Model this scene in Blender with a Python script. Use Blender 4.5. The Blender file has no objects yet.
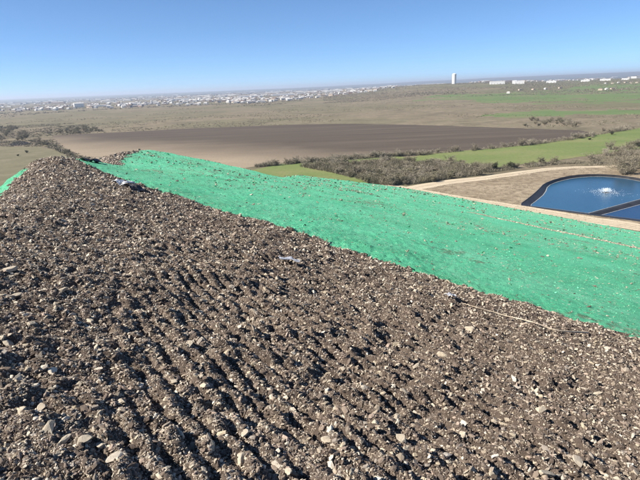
import bpy, bmesh, math, random
import numpy as np
from mathutils import Matrix, Vector

rng = np.random.default_rng(7)
random.seed(7)
SC = bpy.context.scene
COL = SC.collection

# ------------------------------------------------------------------ camera
FPX = 493.0                                   # focal length in pixels of the 640 px wide photograph
CAMZ = 38.0                                   # eye height above the plain (m)
ROLL = math.atan2(26.5, 640)
PITCH = math.atan2((240 - 87) * math.cos(ROLL), FPX)


def ray(u, v):
    x = (u - 320) / FPX; z = (240 - v) / FPX
    c, s = math.cos(ROLL), math.sin(ROLL)
    x2 = x * c + z * s; z2 = -x * s + z * c
    cp, sp = math.cos(PITCH), math.sin(PITCH)
    return np.array([x2, cp + z2 * sp, -sp + z2 * cp])


cam_d = bpy.data.cameras.new('camera')
cam = bpy.data.objects.new('camera', cam_d)
COL.objects.link(cam)
cam_d.sensor_fit = 'HORIZONTAL'; cam_d.sensor_width = 36.0
cam_d.lens = 36.0 * FPX / 640
cam_d.clip_start = 0.05; cam_d.clip_end = 80000
fwd = Vector(ray(320, 240)).normalized()
rgt = (Vector(ray(420, 240)) - Vector(ray(320, 240))).normalized()
upv = rgt.cross(fwd)
cam.matrix_world = Matrix(((rgt.x, upv.x, -fwd.x, 0), (rgt.y, upv.y, -fwd.y, 0),
                           (rgt.z, upv.z, -fwd.z, CAMZ), (0, 0, 0, 1)))
SC.camera = cam

# ------------------------------------------------------------------ sky, sun, exposure
SUN_AZ = -103.0                               # degrees from the viewing direction, negative = to the left
SUN_EL = 38.0
W = bpy.data.worlds.new('World'); SC.world = W; W.use_nodes = True
wn = W.node_tree.nodes; wl = W.node_tree.links
for n_ in list(wn): wn.remove(n_)
sky = wn.new('ShaderNodeTexSky'); sky.sky_type = 'NISHITA'; sky.sun_disc = False
sky.sun_elevation = math.radians(SUN_EL); sky.sun_rotation = math.radians(SUN_AZ)
sky.altitude = 200; sky.air_density = 0.45; sky.dust_density = 0.0; sky.ozone_density = 8.5
bg = wn.new('ShaderNodeBackground'); bg.inputs[1].default_value = 0.125
wo = wn.new('ShaderNodeOutputWorld')
gm_ = wn.new('ShaderNodeGamma'); gm_.inputs[1].default_value = 0.78
tn_ = wn.new('ShaderNodeMix'); tn_.data_type = 'RGBA'; tn_.blend_type = 'MULTIPLY'; tn_.inputs[0].default_value = 1.0
tn_.inputs[7].default_value = (0.72, 0.84, 0.87, 1)
wl.new(sky.outputs[0], gm_.inputs[0]); wl.new(gm_.outputs[0], tn_.inputs[6]); wl.new(tn_.outputs[2], bg.inputs[0]); wl.new(bg.outputs[0], wo.inputs[0])
sun_d = bpy.data.lights.new('sun', 'SUN'); sun_d.energy = 4.5; sun_d.angle = math.radians(0.5)
sun_d.color = (1.0, 0.93, 0.82)
sun = bpy.data.objects.new('sun', sun_d); COL.objects.link(sun)
a_, e_ = math.radians(SUN_AZ), math.radians(SUN_EL)
sdir = Vector((math.sin(a_) * math.cos(e_), math.cos(a_) * math.cos(e_), math.sin(e_)))
sun.rotation_euler = sdir.to_track_quat('Z', 'Y').to_euler()
sun.location = (0, 0, 120)
vs = SC.view_settings
vs.view_transform = 'Standard'; vs.look = 'None'; vs.gamma = 1.0; vs.use_curve_mapping = False
vs.exposure = 1.15
SC.cycles.use_denoising = True
SC.cycles.max_bounces = 6
SC.cycles.volume_bounces = 0

# ------------------------------------------------------------------ helpers
TBL = rng.random((512, 512))


def vnoise(x, y, seed=0):
    x = np.asarray(x, float) + seed * 37.31; y = np.asarray(y, float) + seed * 91.7
    ix = np.floor(x).astype(np.int64); iy = np.floor(y).astype(np.int64)
    fx = x - ix; fy = y - iy
    fx = fx * fx * fx * (fx * (fx * 6 - 15) + 10); fy = fy * fy * fy * (fy * (fy * 6 - 15) + 10)
    i0 = ix % 512; i1 = (ix + 1) % 512; j0 = iy % 512; j1 = (iy + 1) % 512
    return ((TBL[i0, j0] * (1 - fx) + TBL[i1, j0] * fx) * (1 - fy) +
            (TBL[i0, j1] * (1 - fx) + TBL[i1, j1] * fx) * fy)


def fbm(x, y, oct=4, seed=0):
    s = 0; a = 0.5; t = 0
    for k in range(oct):
        s = s + a * vnoise(x * 2 ** k, y * 2 ** k, seed + k); t += a; a *= 0.55
    return s / t


def sstep(a, b, x):
    t = np.clip((np.asarray(x, float) - a) / (b - a), 0, 1)
    return t * t * (3 - 2 * t)


def smin(a, b, k):
    h = np.clip(0.5 + 0.5 * (b - a) / k, 0, 1)
    return b * (1 - h) + a * h - k * h * (1 - h)


def lin(r, g, b):
    f = lambda c: (c / 255 / 12.92) if c / 255 <= 0.04045 else ((c / 255 + 0.055) / 1.055) ** 2.4
    return (f(r), f(g), f(b), 1)


def inpoly(x, y, poly):
    x = np.asarray(x, float); y = np.asarray(y, float)
    r = np.zeros(x.shape, bool); n = len(poly)
    for i in range(n):
        x0, y0 = poly[i][:2]; x1, y1 = poly[(i + 1) % n][:2]
        if y0 == y1: continue
        c = ((y0 > y) != (y1 > y)) & (x < (x1 - x0) * (y - y0) / (y1 - y0) + x0)
        r ^= c
    return r


def polydist(x, y, pts, closed=False):
    d = np.full(np.shape(x), 1e9)
    seg = list(zip(pts, pts[1:])) + ([(pts[-1], pts[0])] if closed else [])
    for (p, q) in seg:
        dx, dy = q[0] - p[0], q[1] - p[1]
        t = np.clip(((x - p[0]) * dx + (y - p[1]) * dy) / (dx * dx + dy * dy), 0, 1)
        d = np.minimum(d, np.hypot(x - p[0] - t * dx, y - p[1] - t * dy))
    return d


def tag(o, label=None, cat=None, group=None, kind=None):
    if label: o['label'] = label
    if cat: o['category'] = cat
    if group: o['group'] = group
    if kind: o['kind'] = kind
    return o


def link(name, me, parent=None, loc=None):
    o = bpy.data.objects.new(name, me); COL.objects.link(o)
    if parent: o.parent = parent
    if loc is not None: o.location = loc
    return o


def mesh_np(name, V, F, mats=(), smooth=False, midx=None):
    """V (n,3), F (m,k) with constant k, built with foreach_set"""
    V = np.asarray(V, np.float32); F = np.asarray(F, np.int32)
    me = bpy.data.meshes.new(name)
    me.vertices.add(len(V)); me.vertices.foreach_set('co', V.ravel())
    k = F.shape[1]
    me.loops.add(F.size); me.loops.foreach_set('vertex_index', F.ravel())
    me.polygons.add(len(F))
    me.polygons.foreach_set('loop_start', np.arange(0, F.size, k, dtype=np.int32))
    if midx is not None: me.polygons.foreach_set('material_index', np.asarray(midx, np.int32))
    me.polygons.foreach_set('use_smooth', np.full(len(F), bool(smooth)))
    me.update(calc_edges=True)
    for m in mats: me.materials.append(m)
    return me


class MB:
    def __init__(s): s.v = []; s.f = []; s.m = []
    def face(s, pts, m=0):
        b = len(s.v); s.v += [tuple(p) for p in pts]; s.f.append(tuple(range(b, b + len(pts)))); s.m.append(m)
    def box(s, x0, x1, y0, y1, z0, z1, m=0):
        P = [(x, y, z) for z in (z0, z1) for y in (y0, y1) for x in (x0, x1)]
        b = len(s.v); s.v += P
        for q in ((0, 2, 3, 1), (4, 5, 7, 6), (0, 1, 5, 4), (2, 6, 7, 3), (0, 4, 6, 2), (1, 3, 7, 5)):
            s.f.append(tuple(b + i for i in q)); s.m.append(m)
    def tube(s, p, q, r0, r1, n=3, m=0):
        p = np.array(p, float); q = np.array(q, float); d = q - p; L = np.linalg.norm(d)
        if L < 1e-6: return
        d /= L; a = np.cross(d, (0, 0, 1.) if abs(d[2]) < .9 else (1., 0, 0)); a /= np.linalg.norm(a); c = np.cross(d, a)
        b = len(s.v)
        for (o, r) in ((p, r0), (q, r1)):
            for k in range(n):
                t = 2 * math.pi * k / n
                s.v.append(tuple(o + r * (math.cos(t) * a + math.sin(t) * c)))
        for k in range(n):
            s.f.append((b + k, b + (k + 1) % n, b + n + (k + 1) % n, b + n + k)); s.m.append(m)
    def mesh(s, name, mats=(), smooth=False):
        me = bpy.data.meshes.new(name); me.from_pydata(s.v, [], s.f)
        for m in mats: me.materials.append(m)
        me.polygons.foreach_set('material_index', s.m)
        if smooth: me.polygons.foreach_set('use_smooth', [True] * len(s.f))
        me.update(); return me


# ---- node material helper
class NM:
    def __init__(s, name, rough=0.9, spec=0.2):
        s.m = bpy.data.materials.new(name); s.m.use_nodes = True
        s.t = s.m.node_tree; s.n = s.t.nodes; s.l = s.t.links
        s.b = s.n['Principled BSDF']; s.b.inputs['Roughness'].default_value = rough
        s.b.inputs['Specular IOR Level'].default_value = spec
        s.geo = s.n.new('ShaderNodeNewGeometry').outputs['Position']
    def val(s, x, sock):
        if hasattr(x, 'default_value') or hasattr(x, 'is_output'): s.l.new(x, sock)
        else: sock.default_value = x
    def noise(s, scale, detail=4, rough=0.6, vec=None, dist=0.0):
        n = s.n.new('ShaderNodeTexNoise'); n.inputs['Scale'].default_value = scale
        n.inputs['Detail'].default_value = detail; n.inputs['Roughness'].default_value = rough
        n.inputs['Distortion'].default_value = dist
        s.l.new(vec if vec is not None else s.geo, n.inputs['Vector']); return n.outputs['Fac']
    def voro(s, scale, out='Color', vec=None, feature='F1'):
        n = s.n.new('ShaderNodeTexVoronoi'); n.inputs['Scale'].default_value = scale; n.feature = feature
        s.l.new(vec if vec is not None else s.geo, n.inputs['Vector']); return n.outputs[out]
    def mapv(s, scale=(1, 1, 1), rot=(0, 0, 0)):
        n = s.n.new('ShaderNodeMapping'); n.inputs['Scale'].default_value = scale; n.inputs['Rotation'].default_value = rot
        s.l.new(s.geo, n.inputs['Vector']); return n.outputs[0]
    def ramp(s, x, stops, interp='LINEAR'):
        n = s.n.new('ShaderNodeValToRGB'); cr = n.color_ramp; cr.interpolation = interp
        while len(cr.elements) < len(stops): cr.elements.new(0.5)
        for e, (p, c) in zip(cr.elements, stops):
            e.position = p; e.color = c if not isinstance(c, (int, float)) else (c, c, c, 1)
        s.l.new(x, n.inputs[0]); return n.outputs[0]
    def mix(s, f, a, b, mode='MIX'):
        n = s.n.new('ShaderNodeMix'); n.data_type = 'RGBA'; n.blend_type = mode
        s.val(f, n.inputs[0]); s.val(a, n.inputs[6]); s.val(b, n.inputs[7]); return n.outputs[2]
    def math(s, op, a, b=0.0, c=None):
        n = s.n.new('ShaderNodeMath'); n.operation = op
        s.val(a, n.inputs[0]); s.val(b, n.inputs[1])
        if c is not None: s.val(c, n.inputs[2])
        return n.outputs[0]
    def attr(s, name, kind='GEOMETRY', out='Fac'):
        n = s.n.new('ShaderNodeAttribute'); n.attribute_name = name; n.attribute_type = kind; return n.outputs[out]
    def bump(s, h, strength=0.5, dist=0.02):
        n = s.n.new('ShaderNodeBump'); n.inputs['Strength'].default_value = strength; n.inputs['Distance'].default_value = dist
        s.l.new(h, n.inputs['Height']); s.l.new(n.outputs[0], s.b.inputs['Normal'])
    def color(s, c): s.val(c, s.b.inputs['Base Color']); return s.m
    def xyz(s):
        n = s.n.new('ShaderNodeSeparateXYZ'); s.l.new(s.geo, n.inputs[0]); return n.outputs


def plain(name, c, rough=0.8, spec=0.2, var=0.12, scale=3.0):
    M = NM(name, rough, spec)
    n = M.noise(scale, 5)
    d = tuple(v * (1 - var * 2) for v in c[:3]) + (1,)
    b = tuple(min(1, v * (1 + var)) for v in c[:3]) + (1,)
    return M.color(M.ramp(n, [(0.3, d), (0.7, b)]))


def G(u, v, z=0.0):
    """where the line of sight through a pixel meets the plain"""
    d = ray(u, v); t = (z - CAMZ) / d[2]
    return np.array([d[0] * t, d[1] * t])


# slope plane of the mound (a 15 degree side slope)
SA, SBY, Z0 = 0.2215, 0.1571, CAMZ - 1.6


def A(u, v):
    d = ray(u, v); t = (Z0 - CAMZ) / (d[2] + SA * d[0] + SBY * d[1])
    return np.array([d[0] * t, d[1] * t])


# ------------------------------------------------------------------ plain: terrain heightfield
def terrain_h(x, y):
    r = np.hypot(x, y); az = np.degrees(np.arctan2(x, y))
    up = 28 * sstep(700, 2300, r) * sstep(-3, 14, az) * (1 - 0.38 * sstep(17, 27, az))
    h = up * (1 - 0.9 * sstep(2700, 5500, r))
    h = h + 3.0 * sstep(700, 1500, r) * (fbm(x / 330, y / 330, 3, 3) - 0.45) * (1 + 0.8 * sstep(2500, 5000, r))
    ridge = sstep(9000, 15000, r) * (30 + 30 * (fbm(az / 7 + 30, r / 9000, 3, 11) - 0.4)) + 14 * sstep(14000, 19000, r)
    ridge = ridge + sstep(9000, 15000, r) * 50 * sstep(-2, 22, az)
    return h + ridge


def polar_grid(azs, rs):
    AZ, R = np.meshgrid(azs, rs)
    return R * np.sin(AZ), R * np.cos(AZ)


def quads(nr, na, off=0):
    i = np.arange(nr - 1)[:, None] * na + np.arange(na - 1)[None, :]
    return (np.stack([i, i + na, i + na + 1, i + 1], -1).reshape(-1, 4)[:, ::-1] + off)[:, ::-1][:, ::-1]


# ---- materials for the plain
def meadow_mat():
    M = NM('dry_meadow', 0.95, 0.1)
    p = M.xyz()
    big = M.noise(0.0032, 5, 0.62, dist=0.4)
    med = M.noise(0.02, 6, 0.65)
    fine = M.noise(0.25, 5, 0.7)
    streak = M.noise(0.012, 5, 0.6, vec=M.mapv((0.35, 1.6, 1), (0, 0, 0.25)))
    c = M.ramp(big, [(0.33, (0.190, 0.158, 0.104, 1)), (0.46, (0.245, 0.200, 0.138, 1)), (0.56, (0.178, 0.162, 0.098, 1)), (0.68, (0.225, 0.182, 0.126, 1))])
    mid = M.noise(0.085, 6, 0.75, vec=M.mapv((0.6, 1.3, 1), (0, 0, 0.2)), dist=0.6)
    c = M.mix(M.ramp(mid, [(0.36, 0.75), (0.52, 0.0)]), c, (0.115, 0.098, 0.062, 1))
    c = M.mix(M.ramp(mid, [(0.54, 0.0), (0.70, 0.6)]), c, (0.30, 0.25, 0.175, 1))
    # more green sward to the right, on the pasture side
    gx = M.math('MULTIPLY_ADD', p[0], 0.0012, -0.08)
    gm = M.math('ADD', gx, M.math('MULTIPLY', M.math('SUBTRACT', streak, 0.5), 2.2))
    gm = M.ramp(gm, [(0.32, 0.0), (0.75, 0.75)])
    c = M.mix(gm, c, (0.135, 0.150, 0.065, 1))
    c = M.mix(M.ramp(med, [(0.45, 0.0), (0.75, 0.55)]), c, (0.075, 0.064, 0.046, 1))
    c = M.mix(M.ramp(streak, [(0.55, 0.0), (0.72, 0.45)]), c, (0.21, 0.175, 0.115, 1))
    c = M.mix(M.ramp(fine, [(0.25, 0.55), (0.6, 0.0)]), c, (0.06, 0.055, 0.035, 1))
    M.bump(fine, 0.6, 0.8)
    return M.color(c)


def grass_mat(name, c0, c1, c2, sc=0.02):
    M = NM(name, 0.95, 0.1)
    a = M.noise(sc, 6, 0.65); f = M.noise(0.6, 5, 0.7)
    st = M.noise(sc * 2.2, 4, 0.6, vec=M.mapv((0.3, 1.5, 1), (0, 0, 0.5)))
    c = M.ramp(a, [(0.3, c0), (0.5, c1), (0.7, c2)])
    c = M.mix(M.ramp(st, [(0.5, 0.0), (0.75, 0.5)]), c, c2)
    c = M.mix(M.ramp(f, [(0.25, 0.4), (0.55, 0.0)]), c, (0.045, 0.05, 0.025, 1))
    M.bump(f, 0.5, 0.3)
    return M.color(c)


MEADOW = meadow_mat()
PASTURE = grass_mat('green_pasture', (0.125, 0.168, 0.055, 1), (0.155, 0.195, 0.068, 1), (0.225, 0.215, 0.100, 1))
FARGREEN = grass_mat('winter_wheat_green', (0.100, 0.150, 0.055, 1), (0.120, 0.175, 0.065, 1), (0.185, 0.178, 0.095, 1), 0.012)
OLIVE = grass_mat('olive_grass', (0.120, 0.125, 0.058, 1), (0.155, 0.150, 0.075, 1), (0.215, 0.185, 0.110, 1), 0.03)
GREYO = grass_mat('grey_olive_grass', (0.130, 0.118, 0.070, 1), (0.165, 0.150, 0.092, 1), (0.205, 0.178, 0.118, 1), 0.06)
FARWOOD = grass_mat('far_woodland', (0.030, 0.034, 0.024, 1), (0.042, 0.044, 0.030, 1), (0.07, 0.062, 0.044, 1), 0.0016)

elev = np.concatenate([np.linspace(26, 3, 230), np.linspace(3, 0.55, 110)[1:]])
rs_t = 38 / np.tan(np.radians(elev))
rs_t = np.concatenate([rs_t, np.geomspace(rs_t[-1], 26000, 110)[1:]])
az_t = np.radians(np.linspace(-52, 52, 560))
X, Y = polar_grid(az_t, rs_t)
Zt = terrain_h(X, Y)
V = np.stack([X, Y, Zt], -1).reshape(-1, 3)
F = quads(len(rs_t), len(az_t))
fc = V[F].mean(1)
fu = np.hypot(fc[:, 0], fc[:, 1]); fa = np.degrees(np.arctan2(fc[:, 0], fc[:, 1]))
jit = (fbm(fc[:, 0] / 60, fc[:, 1] / 60, 3, 5) - 0.5)
# far green field on the rising ground to the right; far wooded ridge
gA = (fa > 12.5 + jit * 6) & (fu > 880 + 260 * sstep(22, 12, fa) + jit * 380) & (fu < 1330 + jit * 500 + 12 * (fa - 20))
gB = (fa > 26.5 + jit * 5) & (fu > 1450 + jit * 300) & (fu < 1800 + jit * 300)
gC = (fa > 21 + jit * 9) & (fu > 560 + jit * 130) & (fu < 660 + jit * 120)
fgreen = gA | gB | gC
fwood = (fu > 5200 + jit * 3000)
fmead = ~(fgreen | fwood)


def submesh(name, V, F, mask, mats, smooth=True):
    Fs = F[mask]; idx = np.unique(Fs); mp = np.zeros(len(V), np.int64); mp[idx] = np.arange(len(idx))
    return mesh_np(name, V[idx], mp[Fs], mats, smooth)


terr = link('meadow', submesh('meadow', V, F, fmead, [MEADOW]))
tag(terr, 'wide plain of dry brown and olive grassland below the mound', 'meadow', kind='structure')
o = link('green_field', submesh('green_field', V, F, fgreen, [FARGREEN]))
tag(o, 'bright green crop field on the rising ground below the white water tower', 'field', kind='structure')
o = link('wooded_hills', submesh('wooded_hills', V, F, fwood, [FARWOOD]))
tag(o, 'low blue wooded hills along the horizon', 'hills', kind='structure')
# ground behind the view, and under the mound
MBk = MB(); n = 48
azb = np.radians(np.linspace(52, 308, n))
for i in range(n - 1):
    for (r0, r1) in ((78, 800), (800, 5000), (5000, 26000)):
        MBk.face([(r0 * math.sin(azb[i]), r0 * math.cos(azb[i]), 0), (r1 * math.sin(azb[i]), r1 * math.cos(azb[i]), 0),
                  (r1 * math.sin(azb[i + 1]), r1 * math.cos(azb[i + 1]), 0), (r0 * math.sin(azb[i + 1]), r0 * math.cos(azb[i + 1]), 0)][::-1])
MBk.face([(78.1 * math.sin(t), 78.1 * math.cos(t), -0.02) for t in np.linspace(0, 2 * math.pi, 60, endpoint=False)][::-1])
o = link('meadow', MBk.mesh('meadow_around', [MEADOW]), terr)

# ------------------------------------------------------------------ landfill mound height
RIDGE_Y = np.array([-200., -40, 0, 10.3, 15, 20, 28, 68, 200]); RIDGE_X = np.array([40., 7.5, -2.4, -6.45, -8.7, -10.95, -13.2, -23.4, -60])


def ridge_x(y): return np.interp(y, RIDGE_Y, RIDGE_X)


HIP = [A(138, 148.5), A(150, 149.5), A(200, 159), A(262, 173), A(288, 178.5), A(300, 175.3), A(340, 180), G(405, 188.5)]
HIP[-1] = HIP[-2] + (np.array(G(405, 188.5)) - HIP[-2]) * 1.15
ROW_AZ = math.radians(144.5)
row_n = np.array([math.cos(ROW_AZ), -math.sin(ROW_AZ)])      # across the cleat rows
row_t = np.array([math.sin(ROW_AZ), math.cos(ROW_AZ)])


def mound_base(x, y):
    hA = Z0 - SA * x - SBY * y
    xr = ridge_x(y)
    d = xr - x
    # a low saddle in the crest behind the bare-soil hump, and the hump itself
    hump = 0.20 * np.exp(-((y - 19.5) / 4.0) ** 2) * np.exp(-((x - xr) / 3.0) ** 2)
    sadd = -0.55 * np.exp(-((y - 31) / 5.0) ** 2) * np.exp(-((x - xr - 1) / 5.0) ** 2)
    hA = hA + hump + sadd
    hB = (Z0 - SA * xr - SBY * y) - 0.62 * d + hump + sadd
    h = smin(hA, hB, 0.9) + 0.0
    # behind the camera the crest levels out
    # far hip: the slope turns away
    px = np.asarray(x); py = np.asarray(y)
    dist = polydist(px, py, HIP)
    # left / beyond side of the hip polyline
    poly = [tuple(p) for p in HIP] + [(400, 60), (400, -400), (-400, -400), (-400, HIP[0][1] + 60), tuple(HIP[0] + np.array([-60, 25]))]
    outside = ~inpoly(px, py, poly)
    sd = np.where(outside, dist, -dist)
    k = 1.2
    soft = np.where(sd > k, sd - k / 2, np.where(sd > 0, sd * sd / (2 * k), 0))
    h = h - 0.52 * soft
    return h


BND = (A(66, 161.5), A(640, 338.5))                            # edge of the green coating
_bd = BND[1] - BND[0]; _bd = _bd / np.linalg.norm(_bd)
_bn = np.array([-_bd[1], _bd[0]]); _bn = _bn if _bn[1] > 0 else -_bn


def brown_side(x, y):
    """signed distance (m) beyond the edge of the green coating, positive = green"""
    s = (x - BND[0][0]) * _bn[0] + (y - BND[0][1]) * _bn[1]
    r = np.hypot(x, y)
    s = s + (fbm(x / 0.9, y / 0.9, 3, 21) - 0.5) * 0.45 + (fbm(x / 0.12, y / 0.12, 2, 22) - 0.5) * 0.22
    return s


RIM = [A(77, 162.0), A(90, 163.5), A(104, 159.5), A(120, 155.0), A(142, 149.8)]


def green_mask(x, y):
    s = brown_side(x, y) > 0
    xr = ridge_x(y)
    rim = (x - xr) > np.interp(y, [18, 22, 30, 45, 62, 75], [0.3, 0.7, 1.5, 1.1, 0.2, -3.0]) + (fbm(x / 0.7, y / 0.7, 2, 9) - 0.5) * 0.9
    left = (xr - x > 0.62 + (fbm(x / 0.8, y / 0.8, 2, 31) - 0.5) * 0.5) & (y > 5)
    return (s & rim) | left


def relief(x, y):
    r = np.hypot(x, y)
    g = brown_side(x, y)
    soil = 1 - 0.55 * sstep(-0.1, 0.8, g)
    n = 0.16 * (fbm(x / 2.6, y / 2.6, 2, 41) - 0.5)
    n = n + soil * 0.13 * (fbm(x / 0.5, y / 0.5, 3, 44) - 0.5)
    b = np.abs(fbm(x / 0.24, y / 0.24, 2, 47) - 0.5)
    n = n + soil * (0.135 * b - 0.012)
    n = n + soil * 0.048 * (vnoise(x / 0.085, y / 0.085, 50) - 0.5)
    n = n + soil * 0.022 * (vnoise(x / 0.035, y / 0.035, 51) - 0.5) * (1 - 0.3 * sstep(4, 9, r))
    n = n * (1 - 0.42 * sstep(0.6, 3.2, x - 0.15 * (y - 3)))
    # cleat rows pressed along the contour
    c = x * row_n[0] + y * row_n[1]; t = x * row_t[0] + y * row_t[1]
    c = c + 0.06 * (fbm(x / 0.9, y / 0.9, 2, 61) - 0.5) + 0.035 * (fbm(x / 0.16, y / 0.16, 2, 62) - 0.5)
    ph = c / 0.135
    lane = np.floor(t / 0.60 + 0.15 * np.floor(vnoise(c / 1.3, t * 0, 66) * 3))
    ph = ph + 0.12 * (vnoise(lane * 3.7, lane * 0, 67) - 0.5)
    prof = (0.5 + 0.5 * np.cos(2 * math.pi * ph)) ** 1.7
    amp = (0.50 + 0.50 * sstep(0.34, 0.58, fbm(x / 0.45, y / 0.45, 3, 63))) * (1 - 0.65 * sstep(8.0, 15, r)) * (0.12 + 0.88 * sstep(-1.7, -0.5, x + 0.22 * (y - 2)))
    n = n - prof * 0.066 * amp * soil * (1 - 0.35 * sstep(1.2, 3.5, x))
    return n


def mound(x, y): return mound_base(x, y) + relief(x, y)


# ---- mound materials
def soil_mat():
    M = NM('stony_soil', 0.97, 0.08)
    a = M.noise(1.3, 5, 0.6); b = M.noise(9.0, 6, 0.7); f = M.noise(60.0, 5, 0.7)
    c = M.ramp(a, [(0.3, (0.088, 0.067, 0.054, 1)), (0.55, (0.120, 0.093, 0.075, 1)), (0.75, (0.155, 0.121, 0.096, 1))])
    c = M.mix(M.ramp(b, [(0.35, 0.5), (0.6, 0.0)]), c, (0.045, 0.036, 0.030, 1))
    # small pale limestone crumbs worked into the soil
    vd = M.voro(42.0, 'Distance'); vc = M.voro(42.0, 'Color')
    m1 = M.math('MULTIPLY', M.ramp(vd, [(0.28, 1.0), (0.42, 0.0)]), M.ramp(vc, [(0.54, 0.0), (0.58, 1.0)]))
    c = M.mix(M.math('MULTIPLY', m1, 0.75), c, (0.40, 0.325, 0.25, 1))
    vd2 = M.voro(17.0, 'Distance'); vc2 = M.voro(17.0, 'Color')
    m2 = M.math('MULTIPLY', M.ramp(vd2, [(0.2, 1.0), (0.36, 0.0)]), M.ramp(vc2, [(0.70, 0.0), (0.74, 1.0)]))
    c = M.mix(M.math('MULTIPLY', m2, 0.6), c, (0.42, 0.345, 0.265, 1))
    h = M.math('ADD', M.math('MULTIPLY', b, 1.6), f)
    h = M.math('ADD', h, M.math('MULTIPLY', M.math('ADD', m1, m2), 0.5))
    M.bump(h, 0.9, 0.018)
    return M.color(c)


def green_mat():
    M = NM('green_spray_coating', 0.85, 0.15)
    a = M.noise(0.35, 5, 0.6)
    st = M.noise(1.1, 6, 0.7, vec=M.mapv((1.0, 0.22, 0.6), (0, 0, -0.62)))
    b = M.noise(5.5, 6, 0.75); f = M.noise(34.0, 5, 0.75)
    c = M.ramp(a, [(0.3, (0.095, 0.50, 0.265, 1)), (0.5, (0.135, 0.64, 0.36, 1)), (0.7, (0.18, 0.70, 0.42, 1))])
    c = M.mix(M.ramp(M.noise(0.07, 5, 0.65, dist=0.5), [(0.42, 0.0), (0.66, 0.42)]), c, (0.24, 0.52, 0.32, 1))
    c = M.mix(M.ramp(st, [(0.5, 0.0), (0.72, 0.55)]), c, (0.27, 0.69, 0.46, 1))
    c = M.mix(M.ramp(b, [(0.30, 0.55), (0.52, 0.0)]), c, (0.045, 0.28, 0.155, 1))
    # places where the coat is thin and the stony soil shows
    w = M.math('ADD', M.math('MULTIPLY', M.noise(0.22, 4, 0.55), 0.8), M.math('MULTIPLY', M.noise(2.2, 6, 0.75), 0.9))
    thin = M.ramp(M.math('SUBTRACT', w, 0.5), [(0.465, 0.0), (0.54, 0.7)])
    vc = M.voro(9.0, 'Color')
    soil = M.ramp(vc, [(0.2, (0.10, 0.085, 0.06, 1)), (0.6, (0.17, 0.145, 0.105, 1)), (0.9, (0.36, 0.31, 0.24, 1))])
    c = M.mix(thin, c, soil)
    sp = M.math('MULTIPLY', M.ramp(M.voro(8.0, 'Distance'), [(0.12, 1.0), (0.24, 0.0)]), M.ramp(M.voro(8.0, 'Color'), [(0.62, 0.0), (0.66, 1.0)]))
    c = M.mix(M.math('MULTIPLY', sp, 0.75), c, (0.27, 0.235, 0.165, 1))
    fl = M.math('MULTIPLY', M.ramp(M.voro(11.0, 'Distance'), [(0.16, 1.0), (0.32, 0.0)]), M.ramp(M.voro(11.0, 'Color'), [(0.64, 0.0), (0.68, 1.0)]))
    c = M.mix(M.math('MULTIPLY', fl, 0.8), c, (0.60, 0.68, 0.55, 1))
    M.bump(M.math('ADD', M.math('MULTIPLY', b, 1.6), f), 1.0, 0.07)
    return M.color(c)


SOIL = soil_mat(); GREEN = green_mat()

rs_m = [0.85]
while rs_m[-1] < 6: rs_m.append(rs_m[-1] * 1.0046)
while rs_m[-1] < 235: rs_m.append(rs_m[-1] * 1.0088)
rs_m = np.array(rs_m)
az_m = np.radians(np.linspace(-82, 74, 860))
X, Y = polar_grid(az_m, rs_m)
Zm = mound(X, Y)
V = np.stack([X, Y, Zm], -1).reshape(-1, 3)
F = quads(len(rs_m), len(az_m))
fc = V[F].mean(1)
keep = (V[F][:, :, 2] > -0.6).any(1)
gm = green_mask(fc[:, 0], fc[:, 1])
slope = link('soil_slope', submesh('soil_slope', V, F, keep & ~gm, [SOIL]))
tag(slope, 'rough dark stony soil slope pressed with machine track rows', 'soil slope', kind='structure')
gslope = link('green_slope', submesh('green_slope', V, F, keep & gm, [GREEN]))
tag(gslope, 'green sprayed side slope of the mound falling to the dirt road', 'green slope', kind='structure')
# the rest of the mound around and behind the viewpoint
azb = np.radians(np.linspace(74, 278, 60)); rb = np.concatenate([[0.0], np.geomspace(0.85, 235, 60)])
X, Y = polar_grid(azb, rb); Zb = mound_base(X, Y) + 0.1 * (fbm(X / 1.5, Y / 1.5, 3, 41) - 0.5)
V = np.stack([X, Y, Zb], -1).reshape(-1, 3); F = quads(len(rb), len(azb))
kb = (V[F][:, :, 2] > -0.6).any(1)
link('soil_slope', submesh('soil_slope_rest', V, F, kb, [SOIL]), slope)
X, Y = polar_grid(az_m[::10], np.array([0.0, 0.3, 0.6, 0.9])); Zb = mound_base(X, Y) - 0.05
V = np.stack([X, Y, Zb], -1).reshape(-1, 3); F = quads(4, len(az_m[::10]))
link('soil_slope', mesh_np('soil_slope_foot', V, F, [SOIL], True), slope)


# ------------------------------------------------------------------ flat fields, roads, ponds on the plain
def densify(pts, step, closed=True):
    out = []; n = len(pts)
    for i in range(n if closed else n - 1):
        p = np.array(pts[i], float); q = np.array(pts[(i + 1) % n], float)
        k = max(1, int(np.linalg.norm(q - p) / step))
        for j in range(k): out.append(p + (q - p) * j / k)
    if not closed: out.append(np.array(pts[-1], float))
    return out


def smooth(pts, it=2, closed=True):
    pts = [np.array(p, float) for p in pts]
    for _ in range(it):
        new = []; n = len(pts)
        if not closed: new.append(pts[0])
        for i in range(n if closed else n - 1):
            p, q = pts[i], pts[(i + 1) % n]
            new += [p * .75 + q * .25, p * .25 + q * .75]
        if not closed: new.append(pts[-1])
        pts = new
    return pts


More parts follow.
